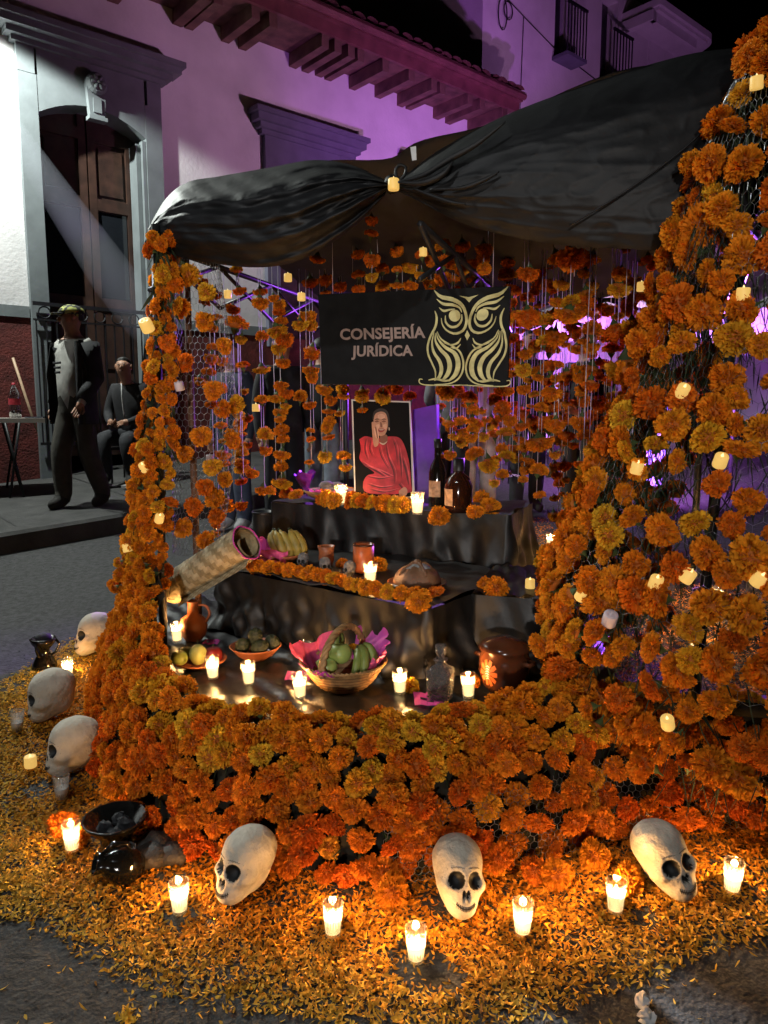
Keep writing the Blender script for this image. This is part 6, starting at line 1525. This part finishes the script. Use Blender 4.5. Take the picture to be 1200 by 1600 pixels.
# walking man with a cap
base = ong(128, 796, .14)
t, F = person('walking person in an open black jacket over a grey shirt and patterned cap', base, -30, 1.79,
    dict(hl=(-.08, 0, .92), kl=(-.10, -.11, .51), nl=(-.10, -.10, .09), tl=(-.11, -.26, .04), hr=(.08, 0, .92), kr=(.10, .02, .50), nr=(.10, .17, .11), tr=(.11, .03, .04), el=(-.25, .06, 1.15), wl=(-.27, -.02, .92), al=(-.27, -.05, .84), er=(.25, .02, 1.15), wr=(.26, -.14, .95), ar=(.25, -.18, .88)), ('tee_grey', 'olive_trousers', 'dark_shoe'), 'jacket', dict(head=R(-28)))
M['cap_cloth'] = pmat('cap_cloth', (.05, .055, .02), .8, .1); cm = M['cap_cloth'].node_tree
vo = cm.nodes.new('ShaderNodeTexNoise'); vo.inputs['Scale'].default_value = 22; cr = cm.nodes.new('ShaderNodeValToRGB'); cr.color_ramp.elements[0].position = .50; cr.color_ramp.elements[1].position = .56; cr.color_ramp.elements[0].color = (.01, .01, .01, 1); cr.color_ramp.elements[1].color = (.45, .48, .12, 1)
tcn = cm.nodes.new('ShaderNodeTexCoord'); cm.links.new(tcn.outputs['Object'], vo.inputs['Vector']); cm.links.new(vo.outputs[0], cr.inputs[0]); cm.links.new(cr.outputs[0], cm.nodes['Principled BSDF'].inputs['Base Color'])
b = MB(); hq = Matrix.Rotation(R(-28), 3, 'Z')
b.ell(F(0, .01, .045), (.094, .108, .075), 18, 10, fn=lambda d: 1 if d.z > -.1 else .8, mat=hq); b.ell(F(0, -.10, .035), (.07, .065, .008), 14, 6, mat=hq); b.build('cap', 'cap_cloth', t, local=True)
# his open jacket: two front panels, a back and sleeves
b = MB()
def panel(pts_a, pts_b): b.grid([[Vector(a).lerp(Vector(c), i / 6) + Vector((0, -.012 * math.sin(i / 6 * math.pi), 0)) for i in range(7)] for a, c in zip(pts_a, pts_b)])
panel([(-.19, -.06, 1.46), (-.23, -.10, 1.2), (-.23, -.12, .95), (-.23, -.12, .76)], [(-.165, -.10, 1.46), (-.195, -.13, 1.2), (-.205, -.14, .95), (-.21, -.14, .76)])
panel([(.15, -.10, 1.46), (.175, -.125, 1.2), (.185, -.135, .95), (.19, -.135, .76)], [(.19, -.06, 1.46), (.23, -.10, 1.2), (.23, -.12, .95), (.23, -.12, .76)])
panel([(-.21, -.04, 1.46), (-.235, -.08, 1.2), (-.235, -.10, .95), (-.235, -.10, .76)], [(.21, -.04, 1.46), (.235, -.08, 1.2), (.235, -.10, .95), (.235, -.10, .76)]) if False else None
bk_rows = []
for z, w_, d_ in ((1.47, .20, .10), (1.2, .235, .16), (.95, .235, .17), (.76, .235, .17)): bk_rows.append([(w_ * math.cos(a), -.10 + (d_ + .10) * math.sin(a), z) for a in [math.pi * i / 12 for i in range(13)]])
b.grid(bk_rows)
for s_, e_, w_ in (((-.18, .01, 1.44), (-.25, .06, 1.15), (-.27, -.02, .93)), ((.18, .01, 1.44), (.25, .02, 1.15), (.26, -.14, .96))): b.tube([s_, Vector(s_).lerp(Vector(e_), .5), e_, Vector(e_).lerp(Vector(w_), .5), w_], [.098, .085, .072, .066, .058], 12)
b.build('jacket', 'black_jacket', t, local=True)
b = MB()
for r_ in range(3): b.box((-.055 + .01 * r_, -.170, 1.27 - r_ * .04), (.05 - .008 * r_, -.1655, 1.29 - r_ * .04))
tag(b.build('shirt_print', 'black_jacket', t, local=True), kind='stuff')
# seated man
base = ong(197, 757, .17)
t, F = person('seated person in a zipped black jacket and white soled trainers near the doorway', base, -8, 1.74,
    dict(pel=(0, .22, .50), spi=(0, .20, .68), che=(0, .17, .90), nb=(0, .13, 1.05), nk=(0, .10, 1.11), h1=(0, .07, 1.17), h2=(0, .06, 1.24), h3=(0, .07, 1.305), sl=(-.17, .17, 1.0), el=(-.23, .12, .74), wl=(-.10, -.10, .66), al=(-.04, -.15, .65), sr=(.17, .17, 1.0), er=(.23, .12, .74), wr=(.12, -.10, .66), ar=(.06, -.15, .65),
         hl=(-.10, .20, .49), kl=(-.13, -.22, .50), nl=(-.12, -.18, .09), tl=(-.13, -.34, .035), hr=(.10, .20, .49), kr=(.13, -.22, .50), nr=(.14, -.10, .09), tr=(.15, -.26, .035)), ('black_jacket', 'dark_trousers', 'dark_shoe'), 'jacket', dict(head=R(12)))
b = MB(); b.tube([(0, .0, 1.06), (0, -.005, .92), (0, .02, .75), (0, .05, .62)], .006, 5); b.build('zip', 'shoe_sole', t, local=True)
for x_, y_ in ((-.13, -.30), (.15, -.22)): b = MB(); b.box((x_ - .045, y_ - .09, .0), (x_ + .045, y_ + .17, .022)); b.build('shoe_sole', 'shoe_sole', t, local=True, smooth=False)
c_ = thing('chair', 'dark metal chair under the seated person', 'chair', base + Vector((.03, .25, 0)))
B0 = base + Vector((.03, .25, 0))
MB().box((B0.x - .22, B0.y - .2, B0.z + .36), (B0.x + .22, B0.y + .2, B0.z + .39)).build('seat', 'black_metal', c_); MB().box((B0.x - .22, B0.y + .2, B0.z + .55), (B0.x + .22, B0.y + .22, B0.z + .85)).build('backrest', 'black_metal', c_)
for x_ in (-.2, .2):
    MB().tube([B0 + Vector((x_, -.18, 0)), B0 + Vector((x_, -.18, .37))], .012, 6).build('leg', 'black_metal', c_); MB().tube([B0 + Vector((x_, .2, 0)), B0 + Vector((x_, .21, .86))], .012, 6).build('leg', 'black_metal', c_)
# people beyond the strings
g_ = 'people standing behind the hanging marigolds'
person('person in dark clothes and grey trainers behind the leftmost strings', ong(368, 830, .0), -30, 1.60, {}, ('navy_jacket', 'jeans', 'sneaker'), 'jacket', dict(head=R(20)), g_)
person('person in dark coat behind the strings beside the board', ong(446, 838), 25, 1.66, {}, ('black_jacket', 'dark_trousers', 'sneaker'), 'jacket', dict(head=R(-20)), g_)
person('person in pale jeans behind the left edge of the board', ong(505, 815), 160, 1.62, {}, ('black_jacket', 'pale_jeans', 'dark_shoe'), 'jacket', dict(), g_)
person('person in grey jumper between portrait and white trousers', ong(705, 812), 150, 1.62, dict(er=(.24, .05, 1.14), wr=(.2, -.15, 1.05), ar=(.17, -.22, 1.05)), ('grey_jumper', 'dark_trousers', 'dark_shoe'), 'jacket', dict(), g_)
person('person in white trousers right of the dark bottles', ong(745, 812), -20, 1.66, {}, ('white_trousers', 'white_trousers', 'sneaker'), 'shirt', dict(), g_)
person('person in dark clothes far behind the right strings', ong(822, 800), 10, 1.65, {}, ('black_jacket', 'dark_trousers', 'dark_shoe'), 'jacket', dict(), g_)
person('person in dark top glimpsed behind the tall flower column', ong(1010, 800), 30, 1.66, {}, ('navy_jacket', 'jeans', 'dark_shoe'), 'jacket', dict(), g_)
base = ong(905, 862)
t, F = person('person in black with one white sleeve, wearing a marigold garland and holding a bottle', base, -55, 1.66, dict(wl=(-.24, -.06, .92), al=(-.24, -.09, .84), er=(.24, .05, 1.14), wr=(.15, -.22, 1.10), ar=(.10, -.28, 1.12)), ('black_jacket', 'dark_trousers', 'dark_shoe'), 'jacket', dict(head=R(-20)), g_)
b = MB(); b.tube([(-.205, .03, 1.28), (-.23, .03, 1.14), (-.245, -.01, 1.02), (-.245, -.05, .93)], [.072, .066, .060, .052], 12); b.build('sleeve', 'white_sleeve', t, local=True)
gp_ = base; rotz = Matrix.Rotation(R(-55), 3, 'Z'); s_ = 1.66 / 1.75
gt = thing('flower_necklace', 'thin marigold necklace worn by the person in black', 'necklace', base + Vector((0, 0, 1.3)))
for k in range(20):
    a = k * 6.283 / 20; lp_ = Vector((.11 * math.sin(a), -.06 - .10 * (1 - math.cos(a)) * .45 - .03, 1.45 - .17 * (1 - math.cos(a)))); inst('marigold', MG[3], gt, base + rotz @ (lp_ * s_), mrot_((0, -1, .2)), .026, mcol(.1))
q = base + rotz @ (Vector((-.24, -.10, .58)) * s_)
t = thing('water_bottle', 'clear plastic bottle held low by the person in black', 'bottle', q); MB().lathe([(0, .0), (.033, .0), (.036, .02), (.030, .1), (.036, .16), (.03, .2), (.013, .235), (.013, .25), (0, .25)], 14, q).build('bottle', 'plastic', t)
MB().lathe([(.0, .003), (.031, .005), (.028, .09), (0, .09)], 12, q).build('contents', 'sugar', t)
# violet lamp bar on the tent frame
q0, q1 = P(905, 398, 4.6), P(990, 402, 4.4); t = thing('led_bar', 'violet light bar under the rear of the tent', 'light bar', q0)
b = MB(); b.tube([q0, q1], .014, 6); b.build('tube', 'violet_led', t)
b = MB(); b.tube([q0 + Vector((0, .02, .025)), q1 + Vector((0, .02, .025))], .02, 6); b.build('housing', 'black_metal', t)
#@@END
